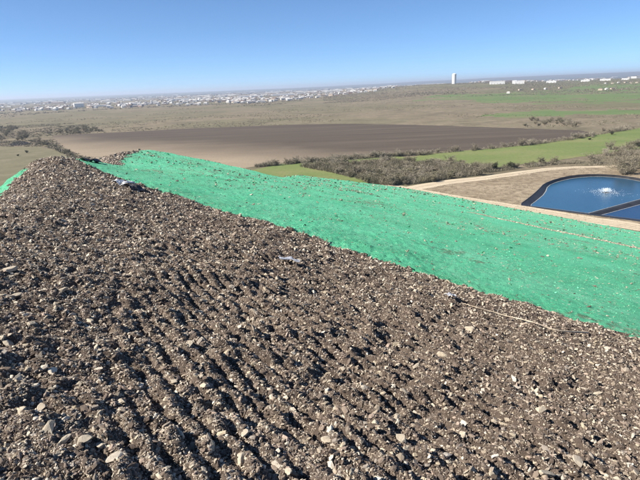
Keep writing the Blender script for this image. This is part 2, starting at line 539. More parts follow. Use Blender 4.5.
def sheet(name, poly, z, mat, jitter=0.0, step=4.0, sm=1):
    pts = densify(smooth(poly, sm), step) if sm else densify(poly, step)
    if jitter:
        pts = [p + jitter * np.array([fbm(p[0] / 9, p[1] / 9, 3, 71) - .5, fbm(p[0] / 9, p[1] / 9, 3, 72) - .5]) * 2 for p in pts]
    bm = bmesh.new()
    vs_ = [bm.verts.new((p[0], p[1], z)) for p in pts]
    f = bm.faces.new(vs_); f.normal_update()
    if f.normal.z < 0: f.normal_flip()
    bmesh.ops.triangulate(bm, faces=[f])
    me = bpy.data.meshes.new(name); bm.to_mesh(me); bm.free(); me.materials.append(mat)
    return link(name, me)


def plough_mat():
    M = NM('ploughed_earth', 0.95, 0.1)
    p = M.xyz()
    fur = M.noise(0.05, 6, 0.65, vec=M.mapv((0.10, 1.4, 1), (0, 0, 0.10)))
    big = M.noise(0.008, 4, 0.55)
    c = M.ramp(fur, [(0.3, (0.076, 0.060, 0.047, 1)), (0.55, (0.094, 0.075, 0.058, 1)), (0.75, (0.122, 0.098, 0.075, 1))])
    # sandy, paler ground along the near left margin
    d = M.math('ADD', M.math('MULTIPLY', p[1], 0.0052), M.math('MULTIPLY', p[0], 0.0042))
    d = M.math('ADD', d, M.math('MULTIPLY', M.math('SUBTRACT', big, 0.5), 0.7))
    d = M.math('ADD', d, M.math('MULTIPLY', M.math('SUBTRACT', fur, 0.5), 0.5))
    sand = M.ramp(d, [(0.86, 0.95), (1.22, 0.0)]) if False else M.ramp(M.math('MULTIPLY', d, 0.5), [(0.60, 1.0), (0.86, 0.0)])
    c = M.mix(sand, c, M.ramp(fur, [(0.3, (0.255, 0.205, 0.145, 1)), (0.7, (0.34, 0.275, 0.195, 1))]))
    f = M.noise(0.7, 5, 0.7); q = M.noise(0.03, 6, 0.7, vec=M.mapv((0.25, 2.0, 1), (0, 0, 0.06)))
    c = M.mix(M.ramp(q, [(0.54, 0.0), (0.68, 0.5)]), c, (0.15, 0.12, 0.092, 1))
    c = M.mix(M.ramp(f, [(0.3, 0.3), (0.55, 0.0)]), c, (0.06, 0.046, 0.036, 1))
    M.bump(f, 0.5, 0.25)
    return M.color(c)


def road_mat():
    M = NM('caliche_dirt', 0.95, 0.1)
    a = M.noise(0.15, 5, 0.6); b = M.noise(1.5, 5, 0.7)
    c = M.ramp(a, [(0.3, (0.48, 0.40, 0.29, 1)), (0.7, (0.58, 0.49, 0.36, 1))])
    c = M.mix(M.ramp(b, [(0.3, 0.4), (0.6, 0.0)]), c, (0.30, 0.24, 0.17, 1))
    M.bump(b, 0.3, 0.1)
    return M.color(c)


def dryground_mat():
    M = NM('dry_scrub_ground', 0.95, 0.1)
    a = M.noise(0.06, 6, 0.7); b = M.noise(0.35, 6, 0.75, dist=0.5)
    c = M.ramp(a, [(0.3, (0.22, 0.17, 0.115, 1)), (0.5, (0.31, 0.25, 0.175, 1)), (0.7, (0.40, 0.325, 0.235, 1))])
    c = M.mix(M.ramp(b, [(0.40, 0.7), (0.55, 0.0)]), c, (0.125, 0.095, 0.062, 1))
    M.bump(b, 0.7, 0.5)
    return M.color(c)


PLOUGH = plough_mat(); ROAD = road_mat(); DRYG = dryground_mat()

pf = [G(*p) for p in ((-60, 143.5), (30, 138.5), (57, 135.2), (100, 133.2), (200, 128.0), (330, 123.3), (440, 125.5), (540, 129.0),
                      (592, 130.6), (575, 137), (540, 142.5), (480, 149.0), (420, 153.0), (330, 158.5), (262, 165.0), (225, 169), (130, 176), (60, 172), (-60, 175))]
pf[-1] = np.array((-190., 262.)); pf[-2] = np.array((-140., 205.)); pf[-3] = np.array((-80., 215.)); pf[0] = np.array((-330., 455.)); 
pf = [G(50, 136.2), G(57, 135.2), G(100, 133.2), G(200, 128.0), G(330, 123.3), G(440, 125.5), G(540, 129.0), G(592, 130.6), G(575, 137), G(540, 142.5),
      G(480, 149.0), G(420, 153.0), G(330, 158.5), G(262, 165.0), np.array((-42., 246.)), np.array((-95., 262.)), G(85, 157), G(65, 149)]
o = sheet('ploughed_field', pf, 0.05, PLOUGH, 2.0, 6.0, 1)
tag(o, 'large dark brown ploughed field with a pale sandy margin', 'field', kind='structure')
og = [G(250, 167.5), G(330, 159.3), G(420, 154.0), G(395, 190), G(360, 190), G(280, 178), np.array((-30., 215.))]
o = sheet('green_grass', og, 0.035, PASTURE, 2.0, 5.0)
tag(o, 'fresh green grass strip between the ploughed field and the green mound', 'grass', kind='structure')
gp_ = [G(400, 160), G(430, 153.6), G(480, 149.8), G(540, 143.4), G(580, 138), G(640, 127.5), G(740, 114), G(780, 135), G(640, 148), G(560, 160.5), G(510, 166), G(455, 174)]
o = sheet('green_pasture', gp_, 0.065, PASTURE, 2.5, 5.0)
tag(o, 'bright green pasture strip beside the ploughed field', 'pasture', kind='structure')
gl = [G(-70, 148), G(20, 146.5), G(45, 147), G(70, 156), G(80, 165), np.array((-90., 190.)), np.array((-210., 200.))]
o = sheet('olive_grass', gl, 0.035, GREYO, 3.0, 6.0)
tag(o, 'olive grass slope left of the ploughed field below the soil crest', 'grass', kind='structure')

# toe road and the track branching off it; dry ground between
toe_in = [G(402, 188.6), G(440, 195.5), G(480, 202.0), G(520, 208.6), G(560, 215.3), G(600, 221.5), G(640, 227.5)]
dvec = np.array(toe_in[-1]) - np.array(toe_in[0]); dvec /= np.linalg.norm(dvec)
perp = np.array([dvec[1], -dvec[0]]); perp = perp if perp[0] > 0 else -perp
tc = [np.array(toe_in[0]) - dvec * 12] + [np.array(p) for p in toe_in] + [np.array(toe_in[-1]) + dvec * 120]


def strip(name, line, w, z, mat, jit=0.5, step=3.0):
    line = densify(smooth(line, 2, False), step, False); L = []; R = []
    for i, p in enumerate(line):
        q = line[min(i + 1, len(line) - 1)] - line[max(i - 1, 0)]
        t = q / (np.linalg.norm(q) + 1e-9); nn = np.array([t[1], -t[0]])
        ww = w[0] + (w[1] - w[0]) * i / (len(line) - 1)
        j1 = jit * (fbm(p[0] / 5, p[1] / 5, 2, 81) - .5) * 2; j2 = jit * (fbm(p[0] / 5, p[1] / 5, 2, 82) - .5) * 2
        L.append((*(p - nn * (ww / 2 + j1)), z)); R.append((*(p + nn * (ww / 2 + j2)), z))
    V = np.array(L + R); n = len(L)
    i = np.arange(n - 1); F = np.stack([i, i + n, i + n + 1, i + 1], -1)
    nz = np.cross(V[F[0, 1]] - V[F[0, 0]], V[F[0, 2]] - V[F[0, 0]])[2]
    if nz < 0: F = F[:, ::-1]
    return link(name, mesh_np(name, V, F, [mat], True))


dry = [G(398, 190), G(430, 187), G(480, 179.3), G(530, 171.3), G(560, 168), G(617, 166.3), G(660, 168), G(760, 185), G(900, 235), G(640, 232), G(560, 217), G(480, 203.5)]
PO = [G(519, 205.2), G(531, 197), G(540, 189), G(544, 184), G(556, 179), G(573, 175.2), G(595, 174), G(620, 175.3), G(640, 178.6), G(664, 184), G(690, 195), G(720, 216),
      G(680, 228), G(640, 221.5), G(610, 217.6), G(585, 214.4), G(550, 209.6), G(530, 206.8)]
WZ = -0.9
PI_ = [G(529, 205.8, WZ), G(537, 200, WZ), G(544.5, 193.5, WZ), G(547.5, 185.5, WZ), G(558, 181.3, WZ), G(575, 177.6, WZ), G(597, 176.2, WZ), G(620, 177.6, WZ), G(640, 181, WZ), G(660, 186, WZ),
       G(684, 196, WZ), G(706, 214, WZ), G(675, 224, WZ), G(640, 219.5, WZ), G(610, 216, WZ), G(585, 212.8, WZ), G(555, 209, WZ), G(535, 206.4, WZ)]
bm = bmesh.new()


def ring_faces(bm, outer, inner):
    n = len(outer)
    for i in range(n):
        bm.faces.new((outer[i], outer[(i + 1) % n], inner[(i + 1) % n], inner[i]))


# dry ground with a hole where the pond basin is dug: ring from the basin rim, then boolean-free triangulated fill
dpoly = densify(smooth(dry, 1), 5.0)
PO_s = smooth(PO, 1); PI_s = smooth(PI_, 1)
bm = bmesh.new()
ov = [bm.verts.new((p[0], p[1], 0.02)) for p in dpoly]; iv = [bm.verts.new((p[0], p[1], 0.02)) for p in PO_s]
ed = [bm.edges.new((ov[i], ov[(i + 1) % len(ov)])) for i in range(len(ov))] + [bm.edges.new((iv[i], iv[(i + 1) % len(iv)])) for i in range(len(iv))]
bmesh.ops.triangle_fill(bm, use_beauty=True, use_dissolve=False, edges=ed)
for f in list(bm.faces):
    c = f.calc_center_median()
    if inpoly(np.array([c.x]), np.array([c.y]), [tuple(p) for p in PO_s])[0]: bm.faces.remove(f)
for f in bm.faces:
    f.normal_update()
    if f.normal.z < 0: f.normal_flip()
me = bpy.data.meshes.new('dry_ground'); bm.to_mesh(me); bm.free(); me.materials.append(DRYG)
o = link('dry_ground', me); tag(o, 'bare tan ground with dead scrub between the road and the pond', 'dry ground', kind='structure')

# the plain must open where the pond is dug: cut the meadow faces inside the rim
bm = bmesh.new(); bm.from_mesh(terr.data)
pol = [tuple(p) for p in PO_s]
cx = np.array([[f.calc_center_median().x, f.calc_center_median().y] for f in bm.faces if True])
ins = inpoly(cx[:, 0], cx[:, 1], pol)
near = polydist(cx[:, 0], cx[:, 1], pol, True) < 2.0
bm.faces.ensure_lookup_table()
bmesh.ops.delete(bm, geom=[bm.faces[i] for i in np.nonzero(ins | near)[0]], context='FACES')
bm.to_mesh(terr.data); bm.free()

o = strip('dirt_road', tc, (7.0, 7.0), 0.09, ROAD, 0.6)
tag(o, 'pale dirt road along the foot of the green slope', 'road', kind='structure')
RUT = plain('rutted_dirt', (0.40, 0.325, 0.235, 1), .95, .1, .2, .5)
for off in (-1.9, -0.4, 1.3):
    strip('wheel_rut', [p + perp * off for p in tc], (0.45, 0.45), 0.10, RUT, 0.22).parent = o
t2 = [G(404, 188.9), G(420, 186.8), G(455, 181), G(480, 178.8), G(510, 174.5), G(540, 170.3), G(560, 168), G(590, 167.0), G(617, 166.0)]
t2[0] = np.array(toe_in[0]) + dvec * 3
o = strip('dirt_track', t2, (8.5, 4.2), 0.06, ROAD, 0.7)
for off in (-0.9, 0.8):
    strip('wheel_rut', [np.array(p) + np.array([0.25, 0.97]) * off for p in t2], (0.5, 0.4), 0.07, RUT, 0.2).parent = o
tag(o, 'pale dirt track curving away from the road towards the thicket', 'track', kind='structure')

LINER = plain('black_pond_liner', (0.030, 0.031, 0.036, 1), 0.55, 0.3, 0.25, 0.4)
WATERLINE = plain('scum_line', (0.34, 0.33, 0.30, 1), 0.9, 0.1, 0.2, 1.0)


def water_mat(c0=(0.014, 0.062, 0.120, 1), c1=(0.022, 0.085, 0.150, 1)):
    M = NM('pond_water', 0.08, 0.5)
    n = M.noise(0.035, 4, 0.6)
    M.color(M.ramp(n, [(0.3, c0), (0.7, c1)]))
    M.bump(M.noise(1.6, 4, 0.6, vec=M.mapv((1, 1.6, 1), (0, 0, 0.6))), 0.35, 0.12)
    M.b.inputs['IOR'].default_value = 1.33
    return M.m


WATER = water_mat()
# liner: bank ring from rim to below the water; parts of the pond basin
def loft(name, a, b, za, zb, mat, parent=None):
    n = len(a); V = [(p[0], p[1], za) for p in a] + [(p[0], p[1], zb) for p in b]
    i = np.arange(n); F = np.stack([i, (i + 1) % n, (i + 1) % n + n, i + n], -1)
    nz = np.cross(np.array(V[F[0, 1]]) - V[F[0, 0]], np.array(V[F[0, 2]]) - V[F[0, 0]])[2]
    if nz < 0: F = F[:, ::-1]
    return link(name, mesh_np(name, V, F, [mat], True), parent)


bed = [p * 0.92 + np.mean(PI_s, 0) * 0.08 for p in map(np.array, PI_s)]
inn = [p * 1.0 for p in map(np.array, PI_s)]
basin = loft('pond_liner', PO_s, inn, 0.06, WZ + 0.02, LINER)
tag(basin, 'black liner bank around the blue pond', 'pond liner')
in2 = [p + (np.mean(PI_s, 0) - p) / np.linalg.norm(np.mean(PI_s, 0) - p) * 0.5 for p in inn]
loft('waterline', inn, in2, WZ + 0.024, WZ - 0.02, WATERLINE, basin)
lw = [p + (p - np.mean(PO_s, 0)) / np.linalg.norm(p - np.mean(PO_s, 0)) * 0.3 for p in map(np.array, PO_s)]
loft('liner_edge', lw, PO_s, 0.10, 0.14, LINER, basin)
# water
bm = bmesh.new(); f = bm.faces.new([bm.verts.new((p[0], p[1], WZ)) for p in inn]); f.normal_update()
if f.normal.z < 0: f.normal_flip()
me = bpy.data.meshes.new('pond_water'); bm.to_mesh(me); bm.free(); me.materials.append(WATER)
o = link('pond_water', me); tag(o, 'deep blue rippled water filling the lined pond', 'water', kind='structure')
def clip_poly(poly, p, q, keep):
    d = q - p; side = lambda a: d[0] * (a[1] - p[1]) - d[1] * (a[0] - p[0]); sg = np.sign(side(keep)); out = []
    for i in range(len(poly)):
        a, b = np.array(poly[i]), np.array(poly[(i + 1) % len(poly)]); sa, sb = side(a) * sg, side(b) * sg
        if sa >= 0: out.append(a)
        if sa * sb < 0: out.append(a + (b - a) * sa / (sa - sb))
    return out


WATER2 = water_mat((0.005, 0.026, 0.075, 1), (0.008, 0.036, 0.095, 1))
# divider berm covered with liner
b0, b1 = np.array(G(585, 214.2, WZ)), np.array(G(640, 199.3, WZ)); c0, c1 = np.array(G(598, 215.8, WZ)), np.array(G(640, 204.4, WZ))
ext = lambda p, q, k: p + (q - p) * k
m = MB()
w2 = clip_poly(inn, (b0 + c0) / 2, (b1 + c1) / 2, c1 + (c1 - b1) * 3)
e1, e2 = ext(b0, b1, 1.75), ext(c0, c1, 2.0)
s1, s2 = ext(b0, b1, -0.05), ext(c0, c1, -0.05)
top = -0.35
ta, tb = s1 * .64 + s2 * .36, s1 * .36 + s2 * .64
ea, eb = e1 * .64 + e2 * .36, e1 * .36 + e2 * .64
P3 = lambda p, z: (p[0], p[1], z)
m.face([P3(s1, WZ - .1), P3(e1, WZ - .1), P3(ea, top), P3(ta, top)])
m.face([P3(ta, top), P3(ea, top), P3(eb, top), P3(tb, top)])
m.face([P3(tb, top), P3(eb, top), P3(e2, WZ - .1), P3(s2, WZ - .1)])
o = link('pond_divider', m.mesh('pond_divider', [LINER])); tag(o, 'black lined dike dividing the pond in two', 'dike')
m = MB()
for (p, q, side) in ((s1, e1, s1 - s2), (s2, e2, s2 - s1)):
    sd = side / np.linalg.norm(side) * 0.22
    m.face([P3(p, WZ + .02), P3(q, WZ + .02), P3(q + sd, WZ + .02), P3(p + sd, WZ + .02)])
link('waterline', m.mesh('waterline', [WATERLINE]), o)
bm = bmesh.new(); f = bm.faces.new([bm.verts.new((p[0], p[1], WZ + .012)) for p in w2]); f.normal_update()
if f.normal.z < 0: f.normal_flip()
me = bpy.data.meshes.new('pond_water'); bm.to_mesh(me); bm.free(); me.materials.append(WATER2)
o = link('pond_water', me); tag(o, 'darker navy water of the smaller pond in front of the dike', 'water', kind='structure')
# fountain: float, nozzle, spray of drops and foam
FOAM = plain('white_spray', (0.50, 0.57, 0.64, 1), 0.6, 0.3, 0.04, 1.0)
fc_ = np.array(G(606, 192.5, WZ))
foun = tag(link('pond_fountain', None, loc=(fc_[0], fc_[1], WZ)), 'white water fountain spraying in the middle of the blue pond', 'fountain')
m = MB()
for k in range(14):
    t0, t1 = 2 * math.pi * k / 14, 2 * math.pi * (k + 1) / 14
    prof_ = [(0.0, -0.2), (0.9, -0.2), (1.1, 0.0), (0.9, 0.18), (0.25, 0.22), (0.16, 0.6), (0.0, 0.6)]
    for (r0, z0), (r1, z1) in zip(prof_, prof_[1:]):
        m.face([(r0 * math.cos(t0), r0 * math.sin(t0), z0), (r0 * math.cos(t1), r0 * math.sin(t1), z0), (r1 * math.cos(t1), r1 * math.sin(t1), z1), (r1 * math.cos(t0), r1 * math.sin(t0), z1)])
link('float', m.mesh('float', [LINER], True), foun)
m = MB()
for k in range(900):
    t = random.uniform(0, 2 * math.pi); vr = random.uniform(0.5, 3.6); vz = random.uniform(2.0, 4.6); tt = random.uniform(0, 2 * vz / 9.8 + 0.06)
    x, y, z = vr * tt * math.cos(t) * 1.1, vr * tt * math.sin(t) * 1.1, max(0.03, 0.5 + vz * tt - 4.9 * tt * tt)
    s = random.uniform(0.02, 0.07)
    m.face([(x - s, y, z - s), (x + s, y - s, z), (x, y + s, z + s * 1.6)])
tag(link('spray', m.mesh('spray', [FOAM]), foun), kind='stuff')
m = MB()
rad = np.array([fc_[0], fc_[1]]) / np.linalg.norm(fc_); tang = np.array([rad[1], -rad[0]])
for k in range(600):
    t = random.uniform(0, 2 * math.pi); r = abs(random.gauss(0, 1)) ** 1.0 * 3.4
    if r > 12: continue
    p = tang * r * math.cos(t) * 1.15 + rad * r * math.sin(t)
    s = random.uniform(0.04, 0.17)
    m.face([(p[0] - s, p[1], .03), (p[0] + s * .5, p[1] - s, .035), (p[0] + s, p[1] + s * .6, .03), (p[0] - s * .3, p[1] + s, .04)])
tag(link('foam', m.mesh('foam', [FOAM]), foun), kind='stuff')

DARKW = plain('muddy_water', (0.020, 0.020, 0.026, 1), .9, .02, .2, .1)
# small dark stock pond in the brush on the left
o = sheet('stock_pond', [G(9, 146.0), G(12, 142.6), G(19, 140.6), G(26, 141.6), G(33, 144.6), G(22, 145.2)], 0.10, DARKW, 0.8, 3.0, 1)
tag(o, 'small dark stock pond among the brush left of the ploughed field', 'pond', kind='structure')

# ------------------------------------------------------------------ shrubs
BARK = plain('winter_twigs', (0.245, 0.214, 0.158, 1), 0.95, 0.1, 0.30, 0.6)
BARKD = plain('dark_bark', (0.15, 0.13, 0.10, 1), 0.95, 0.1, 0.25, 1.0)
OLEAF = plain('olive_leaves', (0.175, 0.168, 0.098, 1), 0.9, 0.1, 0.35, 0.7)
CEDAR = plain('cedar_leaves', (0.040, 0.052, 0.026, 1), 0.9, 0.1, 0.35, 0.7)
PALE = plain('pale_twigs', (0.335, 0.298, 0.23, 1), 0.95, 0.1, 0.25, 0.6)


def shrub_mesh(name, seed, h=3.0, w=2.2, leaf=0.0, cedar=False, pale=False):
    R = random.Random(seed); m = MB()
    ns = R.randint(6, 9)
    for s in range(ns):
        a = R.uniform(0, 2 * math.pi); tilt = R.uniform(0.15, 1.0)
        p = np.array([0.25 * math.cos(a), 0.25 * math.sin(a), 0.0])
        d = np.array([math.cos(a) * tilt * w / h, math.sin(a) * tilt * w / h, 1.0])
        hh = h * R.uniform(0.6, 1.0) * (1 - 0.3 * max(0, tilt - 0.5))
        prev = p; r = R.uniform(0.05, 0.09); pts = [p]
        for k in range(4):
            q = prev + d * hh / 4 + np.array([R.gauss(0, .10), R.gauss(0, .10), R.gauss(0, .06)]) * h / 3
            m.tube(prev, q, r, r * .7, 3, 1); r *= .7; pts.append(q); prev = q
        for k in range(2, 5):
            for b in range(5):
                o_ = pts[k] + (pts[k - 1] - pts[k]) * R.random()
                aa = R.uniform(0, 2 * math.pi); L = h * R.uniform(.14, .34)
                e = o_ + np.array([math.cos(aa) * L * w / h * 1.15, math.sin(aa) * L * w / h * 1.15, L * R.uniform(-.1, .75)])
                m.tube(o_, e, .022, .012, 3, 0)
                for tt in range(7):
                    o2 = o_ + (e - o_) * R.uniform(.25, 1); L2 = h * R.uniform(.07, .17)
                    v = np.array([R.gauss(0, 1), R.gauss(0, 1), R.gauss(.45, .8)]); v /= np.linalg.norm(v)
                    e2 = o2 + v * L2; sd = np.cross(v, (R.gauss(0, 1), R.gauss(0, 1), R.gauss(0, 1))); sd = sd / (np.linalg.norm(sd) + 1e-6) * R.uniform(.02, .045)
                    m.face([o2 - sd * .5, o2 + sd * .5, e2 + sd * .9, e2 - sd * .9], 0)
                    if R.random() < leaf:
                        for q_ in range(3):
                            c = e2 + np.array([R.gauss(0, .16), R.gauss(0, .16), R.gauss(0, .12)]); u = np.array([R.gauss(0, 1), R.gauss(0, 1), R.gauss(0, .6)]); u /= np.linalg.norm(u); v2 = np.cross(u, (R.gauss(0, 1), R.gauss(0, 1), 1)); v2 /= np.linalg.norm(v2) + 1e-6
                            s_ = R.uniform(.07, .17)
                            m.face([c - u * s_, c + v2 * s_ * .7, c + u * s_, c - v2 * s_ * .7], 2)
    return m.mesh(name, [PALE if pale else BARK, BARKD, CEDAR if cedar else OLEAF])


SH = [shrub_mesh('bare_shrub_mesh', 1), shrub_mesh('bare_shrub_mesh', 2, 3.4, 2.4), shrub_mesh('bare_shrub_mesh', 3, 2.6, 2.6, 0.12),
      shrub_mesh('bare_shrub_mesh', 4, 3.0, 2.2, 0.25), shrub_mesh('pale_shrub_mesh', 5, 3.0, 2.6, 0, False, True), shrub_mesh('cedar_mesh', 6, 3.2, 1.8, 0.9, True), shrub_mesh('pale_shrub_mesh', 8, 2.6, 2.8, 0, False, True)]


ADJ = {0: 'upright', 1: 'tall', 2: 'broad', 3: 'olive tinged', 4: 'pale', 5: 'leafy', 6: 'low pale'}


def place_shrub(x, y, s, kinds, name, label, group, z=None):
    kd = random.choice(kinds); o = link(name, SH[kd])
    zz = terrain_h(np.array([x]), np.array([y]))[0] if z is None else z
    o.location = (x, y, zz - 0.05); o.rotation_euler = (0, 0, random.uniform(0, 6.28))
    o.scale = (s * random.uniform(.8, 1.25), s * random.uniform(.8, 1.25), s * random.uniform(.6, 1.1))
    return tag(o, ADJ[kd] + ' ' + label, 'shrub', group)


def along(pts, n, spread, size, kinds, label, group, name='bare_shrub'):
    P = [np.array(p) for p in pts]; L = np.cumsum([0] + [np.linalg.norm(q - p) for p, q in zip(P, P[1:])])
    for k in range(n):
        t = random.uniform(0, L[-1]); i = min(np.searchsorted(L, t, 'right') - 1, len(P) - 2)
        p = P[i] + (P[i + 1] - P[i]) * (t - L[i]) / (L[i + 1] - L[i])
        place_shrub(p[0] + random.gauss(0, spread), p[1] + random.gauss(0, spread), random.uniform(*size), kinds, name, label, group)


def within(poly, n, size, kinds, label, group, name='bare_shrub'):
    P = np.array(poly); k = 0; tries = 0
    while k < n and tries < 20000:
        tries += 1
        x, y = random.uniform(P[:, 0].min(), P[:, 0].max()), random.uniform(P[:, 1].min(), P[:, 1].max())
        if inpoly(np.array([x]), np.array([y]), poly)[0] and vnoise(np.array([x / 14]), np.array([y / 14]), 90)[0] > 0.28:
            place_shrub(x, y, random.uniform(*size), kinds, name, label, group); k += 1


thick = [G(300, 167), G(330, 163.5), G(400, 163), G(450, 163.5), G(497, 168), G(480, 175.5), G(455, 178.5), G(420, 183.6), G(398, 187), G(372, 184.5), G(360, 180), G(332, 173)]
within(thick, 150, (0.95, 1.6), [0, 1, 2, 3, 3, 4, 6], 'bare grey brush shrub in the thicket beside the dirt track', 'shrubs of the thicket beside the track', 'thicket_shrub')
along([G(262, 166.5), G(300, 163), G(340, 160), G(380, 157), G(430, 154.6)], 52, 1.4, (0.8, 1.45), [0, 1, 4, 4, 6], 'bare shrub in the hedgerow along the sandy field margin', 'hedgerow shrubs along the sandy margin', 'hedgerow_shrub')
along([G(430, 153.6), G(480, 149.6), G(540, 143.4), G(580, 138), G(605, 133), G(640, 128)], 60, 1.5, (0.7, 1.5), [0, 1, 4, 4, 6], 'bare shrub in the hedgerow between ploughed field and green pasture', 'hedgerow shrubs along the pasture', 'hedgerow_shrub')
along([G(455, 176), G(490, 171), G(520, 167), G(560, 163)], 26, 1.6, (0.6, 1.1), [0, 2, 3, 3, 5], 'grey shrub at the pasture edge beside the dirt track', 'shrubs between pasture and track')
within([G(578, 165), G(590, 155), G(610, 148), G(660, 142), G(670, 172), G(620, 167.5), G(600, 164)], 34, (0.95, 1.7), [0, 1, 1, 4, 6], 'bare grey shrub in the clump beyond the blue pond', 'shrubs beyond the pond')
within([G(621, 175.5), G(620, 167), G(660, 163), G(668, 176)], 14, (1.3, 1.9), [0, 1, 2, 2], 'large bare shrub at the edge of the blue pond', 'large shrubs at the pond edge')
within([G(45, 134.0), G(60, 127), G(90, 126.5), G(104, 132), G(80, 134.6)], 70, (0.8, 1.5), [3, 3, 2, 0], 'grey shrub in the clump above the sandy field corner', 'shrubs above the sandy corner')
within([G(-10, 143), G(-10, 128), G(14, 127), G(34, 136), G(40, 143), G(14, 140)], 56, (1.2, 2.2), [0, 1, 2, 3], 'grey brush shrub standing around the dark stock pond', 'shrubs round the stock pond')
along([G(36, 143.5), G(50, 146), G(63, 152), G(76, 159)], 20, 1.5, (0.7, 1.2), [0, 2, 3], 'small shrub lining the left corner of the ploughed field', 'shrubs lining the left field corner')
within([G(522, 126), G(530, 119), G(560, 119.5), G(582, 124), G(575, 128.5), G(545, 127.5)], 34, (0.8, 1.5), [0, 3, 2, 4], 'shrub in the patch past the far end of the ploughed field', 'shrubs past the far field end')
for (u, v, s) in ((589.5, 140.0, .55), (612, 134.8, .7), (341, 174.3, .5), (638, 147, .8), (27, 153.0, .8), (18, 156, .6)):
    p = G(u, v); place_shrub(p[0], p[1], s, [5], 'cedar_bush', 'small dark evergreen bush standing alone in the grass', 'lone dark bushes')

def brush(name, poly, n, h, label, seed):
    rr = np.random.default_rng(seed); P = np.array(poly)
    x = rr.uniform(P[:, 0].min(), P[:, 0].max(), n * 3); y = rr.uniform(P[:, 1].min(), P[:, 1].max(), n * 3)
    k = inpoly(x, y, poly) & (vnoise(x / 7, y / 7, 90) > .25) & ~inpoly(x, y, [tuple(p) for p in PO_s]); x, y = x[k][:n], y[k][:n]; n = len(x)
    hh = h * (.35 + .8 * vnoise(x / 5, y / 5, 91)) * rr.uniform(.5, 1.1, n); a = rr.uniform(0, 6.28, n); ln = rr.normal(0, .35, (n, 2)) * hh[:, None]
    z0 = rr.random(n) ** 1.5 * hh * .6; w = rr.uniform(.03, .07, n)
    V = np.stack([np.stack([x - w * np.cos(a), y - w * np.sin(a), z0], -1), np.stack([x + w * np.cos(a), y + w * np.sin(a), z0], -1), np.stack([x + ln[:, 0], y + ln[:, 1], z0 + hh * .7], -1)], 1).reshape(-1, 3)
    return tag(link(name, mesh_np(name, V, np.arange(len(V)).reshape(-1, 3), [BARK, PALE, OLEAF, BARKD], False, rr.integers(0, 4, n))), label, 'brush', kind='stuff')


def band(pts, w): 
    P = [np.array(p) for p in pts]; t = (P[-1] - P[0]) / np.linalg.norm(P[-1] - P[0]); nn = np.array([-t[1], t[0]]) * w
    return [tuple(p + nn) for p in P] + [tuple(p - nn) for p in P[::-1]]


brush('brush', thick, 110000, 2.9, 'tangled grey underbrush of the thicket beside the dirt track', 301)
brush('brush', band([G(255, 167), G(300, 163), G(340, 160), G(380, 157), G(430, 154.2)], 2.4), 34000, 2.2, 'grey brush under the hedgerow along the sandy field margin', 302)
brush('brush', band([G(430, 154), G(480, 150), G(540, 143.8), G(580, 138.2), G(605, 133.4), G(640, 128.3)], 2.2), 34000, 2.1, 'grey brush under the hedgerow along the green pasture', 303)
brush('brush', [G(575, 166), G(590, 156), G(610, 149), G(660, 143), G(670, 176), G(620, 172), G(600, 166)], 16000, 1.6, 'grey brush between the shrubs beyond the blue pond', 304)
brush('brush', band([G(452, 176.5), G(490, 171.5), G(520, 167.5), G(560, 163.5), G(600, 163)], 2.6), 22000, 1.5, 'grey brush between the green pasture and the dirt track', 306)
brush('brush', dry, 9000, .45, 'low dead weeds on the bare tan ground by the pond', 305)
# far scrub: thousands of clumps that read as one cover
def clump_stuff(name, pts, sizes, mats, label, cat, faces=14, flat=0.55):
    n = len(pts); rr = np.random.default_rng(len(pts))
    c = np.repeat(pts, faces, 0); s = np.repeat(sizes, faces)[:, None]
    off = rr.normal(0, 0.42, (n * faces, 3)) * np.array([1, 1, flat]); off[:, 2] = np.abs(off[:, 2]) * 1.2
    c = c + off * s
    u = rr.normal(0, 1, (n * faces, 3)); u /= np.linalg.norm(u, axis=1)[:, None]
    w = np.cross(u, rr.normal(0, 1, (n * faces, 3))); w /= np.linalg.norm(w, axis=1)[:, None]
    k = s * rr.uniform(.10, .26, (n * faces, 1))
    V = np.stack([c - u * k, c + w * k * .8, c + u * k, c - w * k * .8], 1).reshape(-1, 3)
    F = np.arange(len(V)).reshape(-1, 4)
    me = mesh_np(name, V, F, mats, False, np.repeat(rr.integers(0, len(mats), n), faces))
    return tag(link(name, me), label, cat, kind='stuff')


def scatter_plain(n, az, r, thr, seed, sc):
    rr = np.random.default_rng(seed)
    a = np.radians(rr.uniform(az[0], az[1], n)); d = np.exp(rr.uniform(math.log(r[0]), math.log(r[1]), n))
    x, y = d * np.sin(a), d * np.cos(a)
    k = fbm(x / sc, y / sc, 3, seed) > thr
    for poly in (pf, gp_, dry, gl, og):
        k &= ~inpoly(x, y, [tuple(p) for p in poly])
    x, y = x[k], y[k]
    return np.stack([x, y, terrain_h(x, y)], -1)


p1 = scatter_plain(20000, (-36, 36), (330, 1300), 0.53, 101, 110)
clump_stuff('low_scrub', p1, np.random.default_rng(1).uniform(0.35, 1.0, len(p1)) ** 1.3 * 1.9, [OLEAF, BARK, BARK], 'low scattered scrub dotting the dry grassland', 'scrub', 14, 0.5)
p2 = scatter_plain(16000, (-36, 36), (1250, 5000), 0.50, 102, 200)
azp = np.degrees(np.arctan2(p2[:, 0], p2[:, 1]))
FARSC = plain('far_scrub', (0.20, 0.168, 0.142, 1), 0.95, 0.1, 0.2, 0.1)
MAUVE = plain('mauve_scrub', (0.17, 0.135, 0.125, 1), 0.95, 0.1, 0.2, 0.1)
clump_stuff('far_trees', p2, np.random.default_rng(2).uniform(2.2, 5.5, len(p2)), [BARK, FARSC, FARSC, OLEAF], 'grey band of leafless trees around the distant town', 'trees', 12, 0.6)

